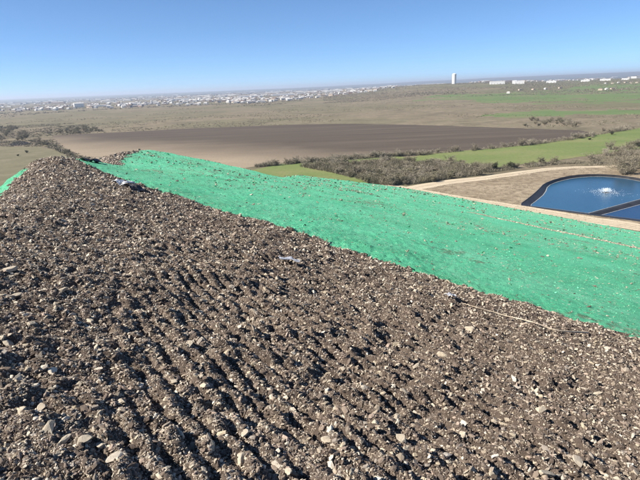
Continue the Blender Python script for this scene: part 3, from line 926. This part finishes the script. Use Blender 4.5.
p3 = scatter_plain(26000, (1, 36), (1150, 2700), 0.44, 107, 150)
clump_stuff('hillside_scrub', p3, np.random.default_rng(3).uniform(1.0, 3.2, len(p3)), [FARSC, BARK, FARSC, OLEAF, MAUVE], 'grey mauve scrub over the hillside below the water tower', 'scrub', 8, 0.5)
p4 = scatter_plain(9000, (-36, -24), (330, 900), 0.40, 108, 60)
clump_stuff('grey_scrub', p4, np.random.default_rng(4).uniform(0.7, 2.0, len(p4)), [OLEAF, BARK, FARSC], 'grey olive scrub on the left grassland around the stock pond', 'scrub', 12, 0.5)
# ------------------------------------------------------------------ town
WALLS = [plain('white_wall', (0.54, 0.53, 0.51, 1), .8, .2, .05, .1), plain('tan_wall', (0.50, 0.42, 0.33, 1), .85, .2, .06, .1), plain('brick_wall', (0.30, 0.20, 0.16, 1), .9, .2, .08, .1)]
ROOFS = [plain('grey_roof', (0.26, 0.25, 0.25, 1), .85, .2, .1, .1), plain('brown_roof', (0.20, 0.155, 0.13, 1), .85, .2, .1, .1), plain('pale_roof', (0.55, 0.53, 0.50, 1), .7, .3, .06, .1)]
GLASS = plain('dark_glass', (0.03, 0.035, 0.045, 1), .2, .5, .1, .1)


def house_mesh(name, w, d, h, rh, wall, roof):
    m = MB(); m.box(-w / 2, w / 2, -d / 2, d / 2, 0, h, 0)
    e = .5
    A0 = [(-w / 2 - e, -d / 2 - e, h - .1), (w / 2 + e, -d / 2 - e, h - .1), (w / 2 + e, d / 2 + e, h - .1), (-w / 2 - e, d / 2 + e, h - .1)]
    r0, r1 = (-w / 2 + d * .25, 0, h + rh), (w / 2 - d * .25, 0, h + rh)
    m.face([A0[0], A0[1], r1, r0], 1); m.face([A0[2], A0[3], r0, r1], 1); m.face([A0[1], A0[2], r1], 1); m.face([A0[3], A0[0], r0], 1)
    for k in (-.3, .05, .32):
        m.box(w * k - .7, w * k + .7, -d / 2 - .06, -d / 2 + .05, 1.0, 2.4, 2)
    m.box(w * .16, w * .16 + 1.0, -d / 2 - .07, -d / 2 + .05, 0.0, 2.2, 2)
    return m.mesh(name, [wall, roof, GLASS])


HM = [house_mesh('house_mesh', 15, 10, 4.2, 3.4, WALLS[0], ROOFS[0]), house_mesh('house_mesh', 18, 11, 6.0, 3.0, WALLS[1], ROOFS[1]),
      house_mesh('house_mesh', 14, 10, 6.2, 2.6, WALLS[0], ROOFS[2]), house_mesh('house_mesh', 20, 12, 4.0, 3.2, WALLS[2], ROOFS[0])]
HLAB = ['white house with grey roof in the distant town', 'tan house with brown roof in the distant town', 'white house with pale roof in the distant town', 'brick house with grey roof in the distant town']
cnt = 0
rr = np.random.default_rng(33)
rest = []
while cnt < 300:
    a = rr.normal(-6, 8) if rr.random() < .72 else rr.uniform(-34, 6)
    if a < -35 or a > 9: continue
    r0 = 1480 + 14 * abs(a + 6) * (1 if a < -6 else 3)
    r = r0 * (1 + abs(rr.normal(0, .30)))
    x, y = r * math.sin(math.radians(a)), r * math.cos(math.radians(a))
    if vnoise(np.array([x / 90]), np.array([y / 90]), 120)[0] < .36: continue
    k = rr.choice([0, 0, 1, 2, 2, 3])
    o = link('house', HM[k], loc=(x, y, terrain_h(np.array([x]), np.array([y]))[0] - .1)); o.rotation_euler = (0, 0, rr.choice([0, 1.57, .4, -.5]) + rr.normal(0, .1))
    sc_ = rr.uniform(.65, 1.0); o.scale = (sc_, sc_, sc_)
    tag(o, HLAB[k].replace('in the distant', 'at the near edge of the distant' if r < 1.12 * r0 else ('in the middle of the distant' if r < 1.35 * r0 else 'deep in the distant')), 'house', 'houses of the distant town'); cnt += 1


def boxes_stuff(name, n, seed, label):
    rr = np.random.default_rng(seed); m = MB(); k = 0
    while k < n:
        a = rr.uniform(-35, 34) if rr.random() < .6 else rr.normal(-5, 10); r = math.exp(rr.uniform(math.log(1900), math.log(9000)))
        if a > 8 and r < 3000: continue
        x, y = r * math.sin(math.radians(a)), r * math.cos(math.radians(a))
        if vnoise(np.array([x / 300]), np.array([y / 300]), 121)[0] < .45: continue
        z = terrain_h(np.array([x]), np.array([y]))[0]
        w, d, h = rr.uniform(7, 16), rr.uniform(7, 12), rr.uniform(3.5, 6.5)
        if r > 3000 and rr.random() < .18: w, d, h = rr.uniform(30, 90), rr.uniform(20, 40), rr.uniform(6, 11)
        wl_ = int(rr.choice([0, 0, 0, 1, 2])); rf = int(rr.choice([3, 4, 5, 5]))
        m.box(x - w / 2, x + w / 2, y - d / 2, y + d / 2, z - 1, z + h, wl_)
        zt = z + h
        m.face([(x - w / 2 - .5, y - d / 2 - .5, zt + .02), (x + w / 2 + .5, y - d / 2 - .5, zt + .02), (x + w / 2 - w * .2, y, zt + 2.4), (x - w / 2 + w * .2, y, zt + 2.4)], rf)
        m.face([(x + w / 2 + .5, y + d / 2 + .5, zt + .02), (x - w / 2 - .5, y + d / 2 + .5, zt + .02), (x - w / 2 + w * .2, y, zt + 2.4), (x + w / 2 - w * .2, y, zt + 2.4)], rf)
        k += 1
    return tag(link(name, m.mesh(name, WALLS + ROOFS)), label, 'town', kind='stuff')


boxes_stuff('far_town', 1700, 55, 'far rooftops of the town merging into a pale band')

METALW = plain('white_metal', (0.70, 0.70, 0.69, 1), .5, .3, .03, .05)


def at(u, v, r):
    d = ray(u, v); k = r / math.hypot(d[0], d[1]); return d[0] * k, d[1] * k


def warehouse(u, v, r, w, h, dep, label, name='warehouse', rot=0.0, roof=2, bays=6, ell=None):
    x, y = at(u, v, r); z = terrain_h(np.array([x]), np.array([y]))[0]
    root = tag(link(name, None, loc=(x, y, z - .3)), label, 'building')
    root.rotation_euler = (0, 0, -math.atan2(x, y) + rot)
    m = MB(); m.box(-w / 2, w / 2, -dep / 2, dep / 2, 0, h, 0)
    if ell: m.box(*ell, 0)
    link('wall', m.mesh('wall', [METALW]), root)
    m = MB(); e = .4; rh = h * .18
    a = [(-w / 2 - e, -dep / 2 - e, h + .02), (w / 2 + e, -dep / 2 - e, h + .02), (w / 2 + e, 0, h + rh), (-w / 2 - e, 0, h + rh), (w / 2 + e, dep / 2 + e, h + .02), (-w / 2 - e, dep / 2 + e, h + .02)]
    m.face([a[0], a[1], a[2], a[3]]); m.face([a[3], a[2], a[4], a[5]]); m.face([a[0], a[3], a[5]]); m.face([a[1], a[4], a[2]])
    link('roof', m.mesh('roof', [ROOFS[roof]]), root)
    for k in range(bays):
        xx = -w / 2 + w * (k + .5) / bays; m = MB(); m.box(xx - w / bays * .22, xx + w / bays * .22, -dep / 2 - .12, -dep / 2 + .05, .1, h * .45)
        link('loading_door', m.mesh('loading_door', [ROOFS[2]]), root)
    return root


warehouse(79, 106.5, 2150, 34, 15, 26, 'tall white shed standing alone at the edge of the plain', 'white_shed', 0.1, 2, 2)
warehouse(100, 108.2, 2150, 60, 5, 20, 'low pale building in a yard beside the tall white shed', 'low_building', -.05, 2, 5)
warehouse(130, 107.0, 2100, 90, 5, 22, 'long low pale sheds along the far edge of the plain', 'long_shed', .05, 2, 8)
warehouse(497, 85.0, 1900, 48, 9, 26, 'big white building with flat front on the rise', 'big_building', .08, 2, 5)
warehouse(519, 84.0, 1930, 32, 10, 20, 'white block with stepped roof right of the big white building', 'stepped_building', .08, 2, 3, (-22, -8, -8, 8, 0, 13))
warehouse(551, 84.0, 2150, 34, 7, 20, 'small white building near the stepped white block', 'small_building', 0, 2, 3)
for (u, v, r, w, lab) in ((178, 99, 2700, 110, 'white warehouse on the left side of the town'), (250, 97.0, 2700, 130, 'long white warehouse behind the town roofs'), (283, 96, 2850, 120, 'long white warehouse at the middle of the town'), (345, 92.5, 3400, 190, 'long pale warehouse at the right end of the town'),
                     (395, 90.5, 3800, 220, 'very long pale warehouse below the blue hills'), (432, 88, 4000, 200, 'pale warehouse on the skyline left of the water tower'),
                     (585, 83, 2250, 30, 'pale low building in the group on the right rise'), (605, 81.5, 2300, 36, 'white low building on the right hilltop'), (625, 81.5, 2300, 24, 'small pale building beside the right hilltop building')):
    warehouse(u, v, r, w, 9 if w > 50 else 6, 40 if w > 50 else 16, lab, 'warehouse', 0.03, 2, 8 if w > 50 else 3)

# white standpipe water tower
x, y = at(454, 84, 2200); z = terrain_h(np.array([x]), np.array([y]))[0]
tw = tag(link('water_tower', None, loc=(x, y, z - .3)), 'white cylindrical water tower rising above the horizon', 'water tower')


def lathe(name, prof, mat, parent, n=28, smooth_=True):
    m = MB()
    for k in range(n):
        t0, t1 = 2 * math.pi * k / n, 2 * math.pi * (k + 1) / n
        for (r0, z0), (r1, z1) in zip(prof, prof[1:]):
            m.face([(r0 * math.cos(t0), r0 * math.sin(t0), z0), (r0 * math.cos(t1), r0 * math.sin(t1), z0), (r1 * math.cos(t1), r1 * math.sin(t1), z1), (r1 * math.cos(t0), r1 * math.sin(t0), z1)])
    return link(name, m.mesh(name, [mat], smooth_), parent)


lathe('tank', [(8.4, 1.0), (8.4, 38.0)], METALW, tw)
lathe('dome', [(8.7, 37.8), (8.7, 38.6), (7.4, 40.2), (5.0, 41.6), (0.0, 42.2)], METALW, tw)
lathe('base_ring', [(9.6, 0.0), (9.6, 1.2), (8.3, 1.2)], ROOFS[0], tw)
m = MB()
for s in (-.4, .4): m.tube((s, -8.65, 1), (s, -8.65, 40), .08, .08, 4)
for k in range(48): m.tube((-.4, -8.65, 1.2 + k * .8), (.4, -8.65, 1.2 + k * .8), .05, .05, 3)
link('ladder', m.mesh('ladder', [ROOFS[0]]), tw)
for k, (u, v, r) in enumerate(((508, 97.5, 1250), (520, 92, 1400), (533, 93, 1420), (545, 92.5, 1450), (560, 90, 1500), (600, 93.5, 1330), (606, 92.7, 1340), (612, 91.7, 1350), (612, 86.4, 1750), (618, 86.6, 1760), (625, 86.4, 1770), (630, 87.5, 1720), (605, 86.6, 1740), (636, 87.6, 1730))):
    x, y = at(u, v, r); o = link('farm_building', HM[1 if k % 3 else 2], loc=(x, y, terrain_h(np.array([x]), np.array([y]))[0] - .1)); o.rotation_euler = (0, 0, rr.uniform(0, 3)); o.scale = (.5, .5, .5)
    tag(o, 'small pale farm building on the green rise right of the water tower', 'farm building', 'farm buildings on the green rise')
# slim white silo by the sheds
x, y = at(152, 107, 2100); z = terrain_h(np.array([x]), np.array([y]))[0]
sl = tag(link('silo', None, loc=(x, y, z - .2)), 'slim white silo beside the long low sheds', 'silo')
lathe('barrel', [(2.2, 0), (2.2, 13)], METALW, sl, 16); lathe('cone_roof', [(2.4, 12.9), (0, 15)], METALW, sl, 16)

# ------------------------------------------------------------------ stones and gravel on the mound
def stone_mat(name, inst):
    M = NM(name, 0.92, 0.12)
    if inst: t = M.attr('tint', 'INSTANCER', 'Color')
    else:
        n = M.n.new('ShaderNodeObjectInfo'); t = n.outputs['Color']
    a = M.noise(30, 5, 0.7); b = M.noise(160, 4, 0.7)
    c = M.mix(M.ramp(a, [(0.35, 0.55), (0.65, 0.0)]), t, M.mix(0.6, t, (0.10, 0.08, 0.06, 1)))
    M.bump(M.math('ADD', a, M.math('MULTIPLY', b, .4)), 0.5, 0.008)
    return M.color(c)


STONE = stone_mat('limestone', False); GRAVEL = stone_mat('gravel_stone', True)


def rock_mesh(name, seed, mat, sub=2, ang=True):
    R = np.random.default_rng(seed)
    bm = bmesh.new(); bmesh.ops.create_icosphere(bm, subdivisions=sub, radius=0.5)
    cuts = R.normal(0, 1, (10, 3)); cuts /= np.linalg.norm(cuts, axis=1)[:, None]; lim = R.uniform(.17, .38, 10)
    for v in bm.verts:
        p = np.array(v.co)
        for c, l in zip(cuts, lim):
            d = p @ c
            if d > l: p = p - c * (d - l) * .98
        p = p * (1.25 + R.normal(0, .045))
        v.co = p * np.array([1.15, .95, .72])
    bm.normal_update()
    me = bpy.data.meshes.new(name); bm.to_mesh(me); bm.free(); me.materials.append(mat); return me


TINTS = np.array([(.50, .43, .335), (.40, .335, .265), (.34, .285, .22), (.46, .40, .31), (.27, .235, .20), (.44, .37, .27), (.60, .53, .43), (.36, .28, .225)])
CLODS = np.array([(.122, .094, .076), (.150, .116, .093), (.094, .073, .060), (.200, .158, .126)])
bigs = [rock_mesh('stone_mesh', 200 + k, STONE, 2) for k in range(8)]
# hand-placed larger stones that the photograph shows, then random ones; each is a part of the soil slope
spots = [(48, 432, 12, .2), (63, 443, 12, .95), (86, 441, 14, .55), (102, 446, 10, .6), (115, 460, 13, .5), (89, 322, 9, 1), (44, 408, 9, .7), (17, 380, 9, .8),
         (241, 459, 9, .9), (288, 473, 12, .9), (402, 441, 14, .9), (446, 456, 10, .9), (345, 440, 8, .8), (546, 474, 11, .85), (465, 425, 9, .8), (375, 423, 9, .8), (462, 435, 8, .8),
         (98, 370, 8, .8), (205, 386, 8, .7), (62, 291, 9, .5), (18, 297, 9, .6), (57, 386, 8, .7), (247, 434, 10, .7), (285, 436, 11, .6), (328, 440, 9, .8), (595, 395, 8, .8), (540, 410, 9, .7),
         (578, 463, 9, .8), (20, 412, 9, .7), (10, 270, 9, .7), (52, 372, 7, .9), (122, 402, 7, .8), (470, 330, 7, .9), (514, 380, 7, .9), (440, 355, 7, .8), (190, 345, 7, .9), (150, 390, 7, .8), (510, 464, 10, .6), (8, 345, 9, .7), (30, 325, 9, .7)]


def hit(u, v):
    """march a sight line onto the real mound surface"""
    d = ray(u, v); p = A(u, v); t = np.hypot(*p) / math.hypot(d[0], d[1]); ts = np.linspace(t * .6, t * 1.5, 700)
    xs, ys, zs = d[0] * ts, d[1] * ts, CAMZ + d[2] * ts
    h = mound(xs, ys); k = np.nonzero(zs < h)[0]
    k = k[0] if len(k) else len(ts) // 2
    return xs[k], ys[k], h[k], ts[k] * np.linalg.norm(d)


nst = 0


def add_stone(x, y, z, s, col, flat=.8):
    global nst
    o = link('stone', bigs[nst % 8], slope); nst += 1
    o.location = (x, y, z + s * .12); o.rotation_euler = (random.uniform(-.5, .5), random.uniform(-.4, .4), random.uniform(0, 6.28))
    o.scale = (s * random.uniform(.9, 1.25), s * random.uniform(.8, 1.05), s * flat * random.uniform(.75, 1.05)); o.color = (*col, 1)


for (u, v, px, lt) in spots:
    x, y, z, t = hit(u, v)
    col = TINTS[random.choice([0, 3, 6, 0, 3])] * (.72 + .32 * lt)
    add_stone(x, y, z, px / FPX * t * 1.0, col)
while nst < 300:
    u, v = random.uniform(-40, 690), 480 - 230 * random.random() ** 1.6
    if v < 190 + .31 * u: continue
    x, y, z, t = hit(u, v)
    if green_mask(np.array([x]), np.array([y]))[0]: continue
    px = 2.5 * random.random() ** -.33
    add_stone(x, y, z, min(px, 6.5) / FPX * t, TINTS[random.randrange(8)] * random.uniform(.75, 1.1))

# gravel and crumbs: far too many to count
gcol = bpy.data.collections.new('gravel_shapes')
NV = 8
for k in range(NV):
    gcol.objects.link(bpy.data.objects.new('gravel_shape_%02d' % k, rock_mesh('gravel_mesh', 300 + k, GRAVEL, 1)))


def gravel_tree():
    t = bpy.data.node_groups.new('scatter_gravel', 'GeometryNodeTree')
    t.interface.new_socket('Geometry', in_out='INPUT', socket_type='NodeSocketGeometry'); t.interface.new_socket('Geometry', in_out='OUTPUT', socket_type='NodeSocketGeometry')
    n = t.nodes; l = t.links
    gi = n.new('NodeGroupInput'); go = n.new('NodeGroupOutput')
    ci = n.new('GeometryNodeCollectionInfo'); ci.inputs['Collection'].default_value = gcol; ci.inputs['Separate Children'].default_value = True; ci.inputs['Reset Children'].default_value = True
    ip = n.new('GeometryNodeInstanceOnPoints'); ip.inputs['Pick Instance'].default_value = True
    def na(name, typ):
        a = n.new('GeometryNodeInputNamedAttribute'); a.data_type = typ; a.inputs['Name'].default_value = name
        return [s for s in a.outputs if s.enabled and s.name == 'Attribute'][0]
    l.new(gi.outputs[0], ip.inputs['Points']); l.new(ci.outputs[0], ip.inputs['Instance'])
    l.new(na('pick', 'INT'), ip.inputs['Instance Index']); l.new(na('turn', 'FLOAT_VECTOR'), ip.inputs['Rotation']); l.new(na('size', 'FLOAT_VECTOR'), ip.inputs['Scale'])
    l.new(ip.outputs[0], go.inputs[0])
    return t


GT = gravel_tree()


def gravel(name, x, y, s, tint, label, cat, sink=.1, flat=.75, seed=0):
    rr = np.random.default_rng(seed); n = len(x)
    z = mound(x, y) + s * sink
    me = bpy.data.meshes.new(name); me.vertices.add(n); me.vertices.foreach_set('co', np.stack([x, y, z], -1).astype(np.float32).ravel())
    a = me.attributes.new('pick', 'INT', 'POINT'); a.data.foreach_set('value', rr.integers(0, NV, n).astype(np.int32))
    a = me.attributes.new('turn', 'FLOAT_VECTOR', 'POINT'); a.data.foreach_set('vector', (rr.uniform(-1, 1, (n, 3)) * np.array([.8, .8, 3.14])).astype(np.float32).ravel())
    sz = s[:, None] * np.stack([rr.uniform(.8, 1.4, n), rr.uniform(.7, 1.1, n), rr.uniform(.6, 1.1, n) * flat / .75], -1)
    a = me.attributes.new('size', 'FLOAT_VECTOR', 'POINT'); a.data.foreach_set('vector', sz.astype(np.float32).ravel())
    a = me.attributes.new('tint', 'FLOAT_COLOR', 'POINT'); a.data.foreach_set('color', np.concatenate([tint, np.ones((n, 1))], 1).astype(np.float32).ravel())
    me.materials.append(GRAVEL)
    o = link(name, me); md = o.modifiers.new('scatter', 'NODES'); md.node_group = GT
    return tag(o, label, cat, kind='stuff')


def sample_mound(n, r0, r1, seed, power=1.0):
    rr = np.random.default_rng(seed)
    a = np.radians(rr.uniform(-74, 62, n)); d = np.exp(math.log(r0) + (math.log(r1) - math.log(r0)) * rr.random(n) ** power)
    return d * np.sin(a), d * np.cos(a), d, rr


x, y, d, rr = sample_mound(840000, 1.0, 42, 401)
k = ~green_mask(x, y); x, y, d = x[k], y[k], d[k]
n = len(x)
s = (0.0024 + 0.00095 * d) * rr.random(n) ** -.45; s = np.minimum(s, 0.010 + .0050 * d)
lightp = 0.52 + .16 * sstep(0.8, 3.5, x) + 0.25 * (fbm(x / 1.4, y / 1.4, 2, 131) - .5) * 2 + .18 * sstep(3, 9, d) + .30 * sstep(4.0, 0.5, x - ridge_x(y) - .5)
isl = rr.random(n) < lightp
tint = np.where(isl[:, None], TINTS[rr.integers(0, 8, n)] * rr.uniform(.75, 1.3, (n, 1)), CLODS[rr.integers(0, 4, n)] * rr.uniform(.75, 1.25, (n, 1)))
gravel('gravel', x, y, s, tint, 'pale gravel and dark crumbs strewn over the stony soil slope', 'gravel', .12, .75, 402)
x, y, d, rr = sample_mound(100000, 1.0, 22, 421)
k = ~green_mask(x, y); x, y, d = x[k], y[k], d[k]; n = len(x)
s = np.minimum((.010 + .0020 * d) * rr.random(n) ** -.42, .035 + .004 * d)
tint = np.where((rr.random(n) < .30 + .2 * sstep(3, 9, d))[:, None], TINTS[rr.integers(0, 8, n)] * rr.uniform(.7, 1.2, (n, 1)), CLODS[rr.integers(0, 4, n)] * rr.uniform(.7, 1.2, (n, 1)))
gravel('soil_clods', x, y, s, tint, 'larger earth clods and pale stones among the gravel of the soil slope', 'clods', .05, .8, 422)
x, y, d, rr = sample_mound(60000, 40, 95, 411)
k = ~green_mask(x, y) & (np.abs(x - ridge_x(y)) < 6); x, y, d = x[k], y[k], d[k]; n = len(x)
s = np.minimum((.02 + .0012 * d) * rr.random(n) ** -.45, .35)
tint = np.where((rr.random(n) < .5)[:, None], TINTS[rr.integers(0, 8, n)], CLODS[rr.integers(0, 4, n)])
gravel('rubble', x, y, s, tint, 'brown rubble along the far crest above the green slope', 'rubble', .15, .75, 412)
# sparse stones lying on the green coating, some sprayed over
x, y, d, rr = sample_mound(110000, 4, 190, 403, .8)
g = green_mask(x, y) & (mound_base(x, y) > .5)
dens = sstep(.50, .72, fbm(x / 7, y / 7, 3, 141)) * .5 + .05
k = g & (rr.random(len(x)) < dens)
x, y, d = x[k], y[k], d[k]; n = len(x)
s = np.minimum((0.008 + 0.0013 * d) * rr.random(n) ** -.42, .02 + .0045 * d)
tn = np.where((rr.random(n) < .55)[:, None], TINTS[rr.integers(0, 8, n)] * rr.uniform(.5, .95, (n, 1)), np.where((rr.random(n) < .5)[:, None], np.array([[.05, .33, .17]]), CLODS[rr.integers(0, 4, n)]))
gravel('loose_gravel', x, y, s, tn, 'loose pale gravel scattered over the green slope', 'gravel', .2, .7, 404)
# crumbs of the sprayed coat itself: mint lumps with some bare tan ones between
x, y, d, rr = sample_mound(300000, 4, 190, 431, .8)
k = green_mask(x, y) & (mound_base(x, y) > .3) & (rr.random(len(x)) < .22 + .55 * sstep(.40, .62, fbm(x / 3, y / 3, 3, 143)))
x, y, d = x[k], y[k], d[k]; n = len(x)
s = np.minimum((0.006 + 0.00062 * d) * rr.random(n) ** -.38, .018 + .0022 * d)
q = rr.random(n)[:, None]
tn = np.where(q < .20, TINTS[rr.integers(0, 8, n)] * rr.uniform(.6, 1.1, (n, 1)), np.array([[.14, .60, .345]]) * rr.uniform(.5, 1.05, (n, 1)) + rr.uniform(0, .03, (n, 1)))
gravel('coating_crumbs', x, y, s, np.clip(tn, 0, .85), 'mint green crumbs and tan grit roughening the sprayed slope', 'crumbs', .0, .45, 432)
# rubble line: a low windrow of pale stones across the lower green slope
L0, L1 = A(470, 212.5), A(668, 255)
t = rng.random(2600) ** 1.0; w_ = rng.normal(0, .35, 2600)
dv = (L1 - L0) / np.linalg.norm(L1 - L0); nv = np.array([-dv[1], dv[0]])
x = L0[0] + (L1[0] - L0[0]) * t + nv[0] * w_; y = L0[1] + (L1[1] - L0[1]) * t + nv[1] * w_
s = .05 + .11 * rng.random(2600) ** 3
gravel('stone_windrow', x, y, s, TINTS[rng.integers(0, 8, 2600)] * .9, 'pale line of rubble running across the lower green slope', 'rubble', .15, .7, 405)

# ------------------------------------------------------------------ debris on the soil
PLW = plain('white_plastic', (0.72, 0.71, 0.70, 1), .45, .4, .08, 8)
PLB = plain('black_plastic', (0.018, 0.018, 0.020, 1), .5, .4, .2, 8)
PLG = plain('grey_film', (0.42, 0.43, 0.46, 1), .4, .5, .15, 10)
WOODS = plain('dry_stick', (0.50, 0.42, 0.32, 1), .9, .1, .2, 12)


def crumple(name, w, h, seed, mat, amp=.35, n=12, curl=0.6):
    bm = bmesh.new(); bmesh.ops.create_grid(bm, x_segments=n, y_segments=n, size=.5)
    for v in bm.verts:
        a, b = v.co.x, v.co.y
        q = fbm(np.array([a * 3 + seed]), np.array([b * 3 + seed * 2]), 3, seed)[0] - .5
        e = (fbm(np.array([math.atan2(b, a) * 1.2 + 9]), np.array([seed * 1.0]), 2, seed)[0] - .5) * .7
        k = 1 + e
        v.co = Vector((a * w * k, b * h * k, max(0, amp * w * (q * 1.4 + curl * (0.25 - a * a)) + .02)))
    sol = bmesh.ops.solidify(bm, geom=bm.faces[:], thickness=.006)
    me = bpy.data.meshes.new(name); bm.to_mesh(me); bm.free(); me.materials.append(mat); return me


def debris(name, u, v, px, py, seed, mat, label, cat, rz=0., curl=.6, amp=.35):
    x, y, z, t = hit(u, v); w = px / FPX * t; h = py / FPX * t
    o = link(name, crumple(name, w, h, seed, mat, amp, 12, curl)); o.location = (x, y, z + .015)
    o.rotation_euler = (math.radians(-9), math.radians(12), rz); return tag(o, label, cat)


debris('plastic_scrap', 124, 184.5, 11, 16, 3, PLW, 'white plastic scrap lying at the edge of the green coating', 'plastic scrap', -.7, .9, .5)
debris('plastic_sheet', 135, 189, 17, 16, 5, PLB, 'crumpled black plastic sheet beside the white scrap', 'plastic sheet', -.6, .5, .3)
debris('plastic_sheet', 92, 162, 13, 18, 6, PLB, 'black plastic sheet on the far crest behind the green hollow', 'plastic sheet', 0, .7, .35)
debris('plastic_film', 450, 297, 9, 9, 8, PLG, 'small grey plastic film near the long pale stick', 'plastic film', .3, .5, .3)
debris('plastic_film', 289, 261, 18, 16, 9, PLG, 'flattened grey film half buried in the open soil', 'plastic film', .1, .2, .14)
# long pale stick / dried hose, following the ground
ks = [(462, 306), (478, 310), (492, 314), (505, 318), (520, 321.5), (533, 324.5), (545, 329.5), (556, 333), (572, 334.2), (588, 335)]
m = MB(); P = []
for (u, v) in ks:
    x, y, z, t = hit(u, v); P.append(np.array([x, y, z + .034]))
P = [np.array(p) for p in smooth(P, 2, False)]
for i, (p, q) in enumerate(zip(P, P[1:])):
    f0 = .004 + .008 * i / len(P); m.tube(p, q, f0, f0 + .0003, 6)
for i in (5, 11, 17):
    if i < len(P): m.tube(P[i], P[i] + np.array([.10, .16, .02]), .007, .003, 4)
o = link('dry_stick', m.mesh('dry_stick', [WOODS], True)); tag(o, 'long pale dry stick lying on the soil near the green edge', 'stick')

# ------------------------------------------------------------------ haze over the plain
HZ = bpy.data.materials.new('haze_air'); HZ.use_nodes = True
hn = HZ.node_tree.nodes; hl = HZ.node_tree.links
for n_ in list(hn): hn.remove(n_)
pv = hn.new('ShaderNodeVolumePrincipled'); ho = hn.new('ShaderNodeOutputMaterial')
pv.inputs['Color'].default_value = (0.74, 0.84, 1.0, 1); pv.inputs['Density'].default_value = 1.15e-4
pv.inputs['Anisotropy'].default_value = 0.2
hl.new(pv.outputs[0], ho.inputs['Volume'])
m = MB(); m.box(-27500, 27500, -27500, 27500, -4, 135)
hz = link('haze', m.mesh('haze', [HZ])); tag(hz, 'thin pale haze over the distant plain and hills', 'haze', kind='stuff')
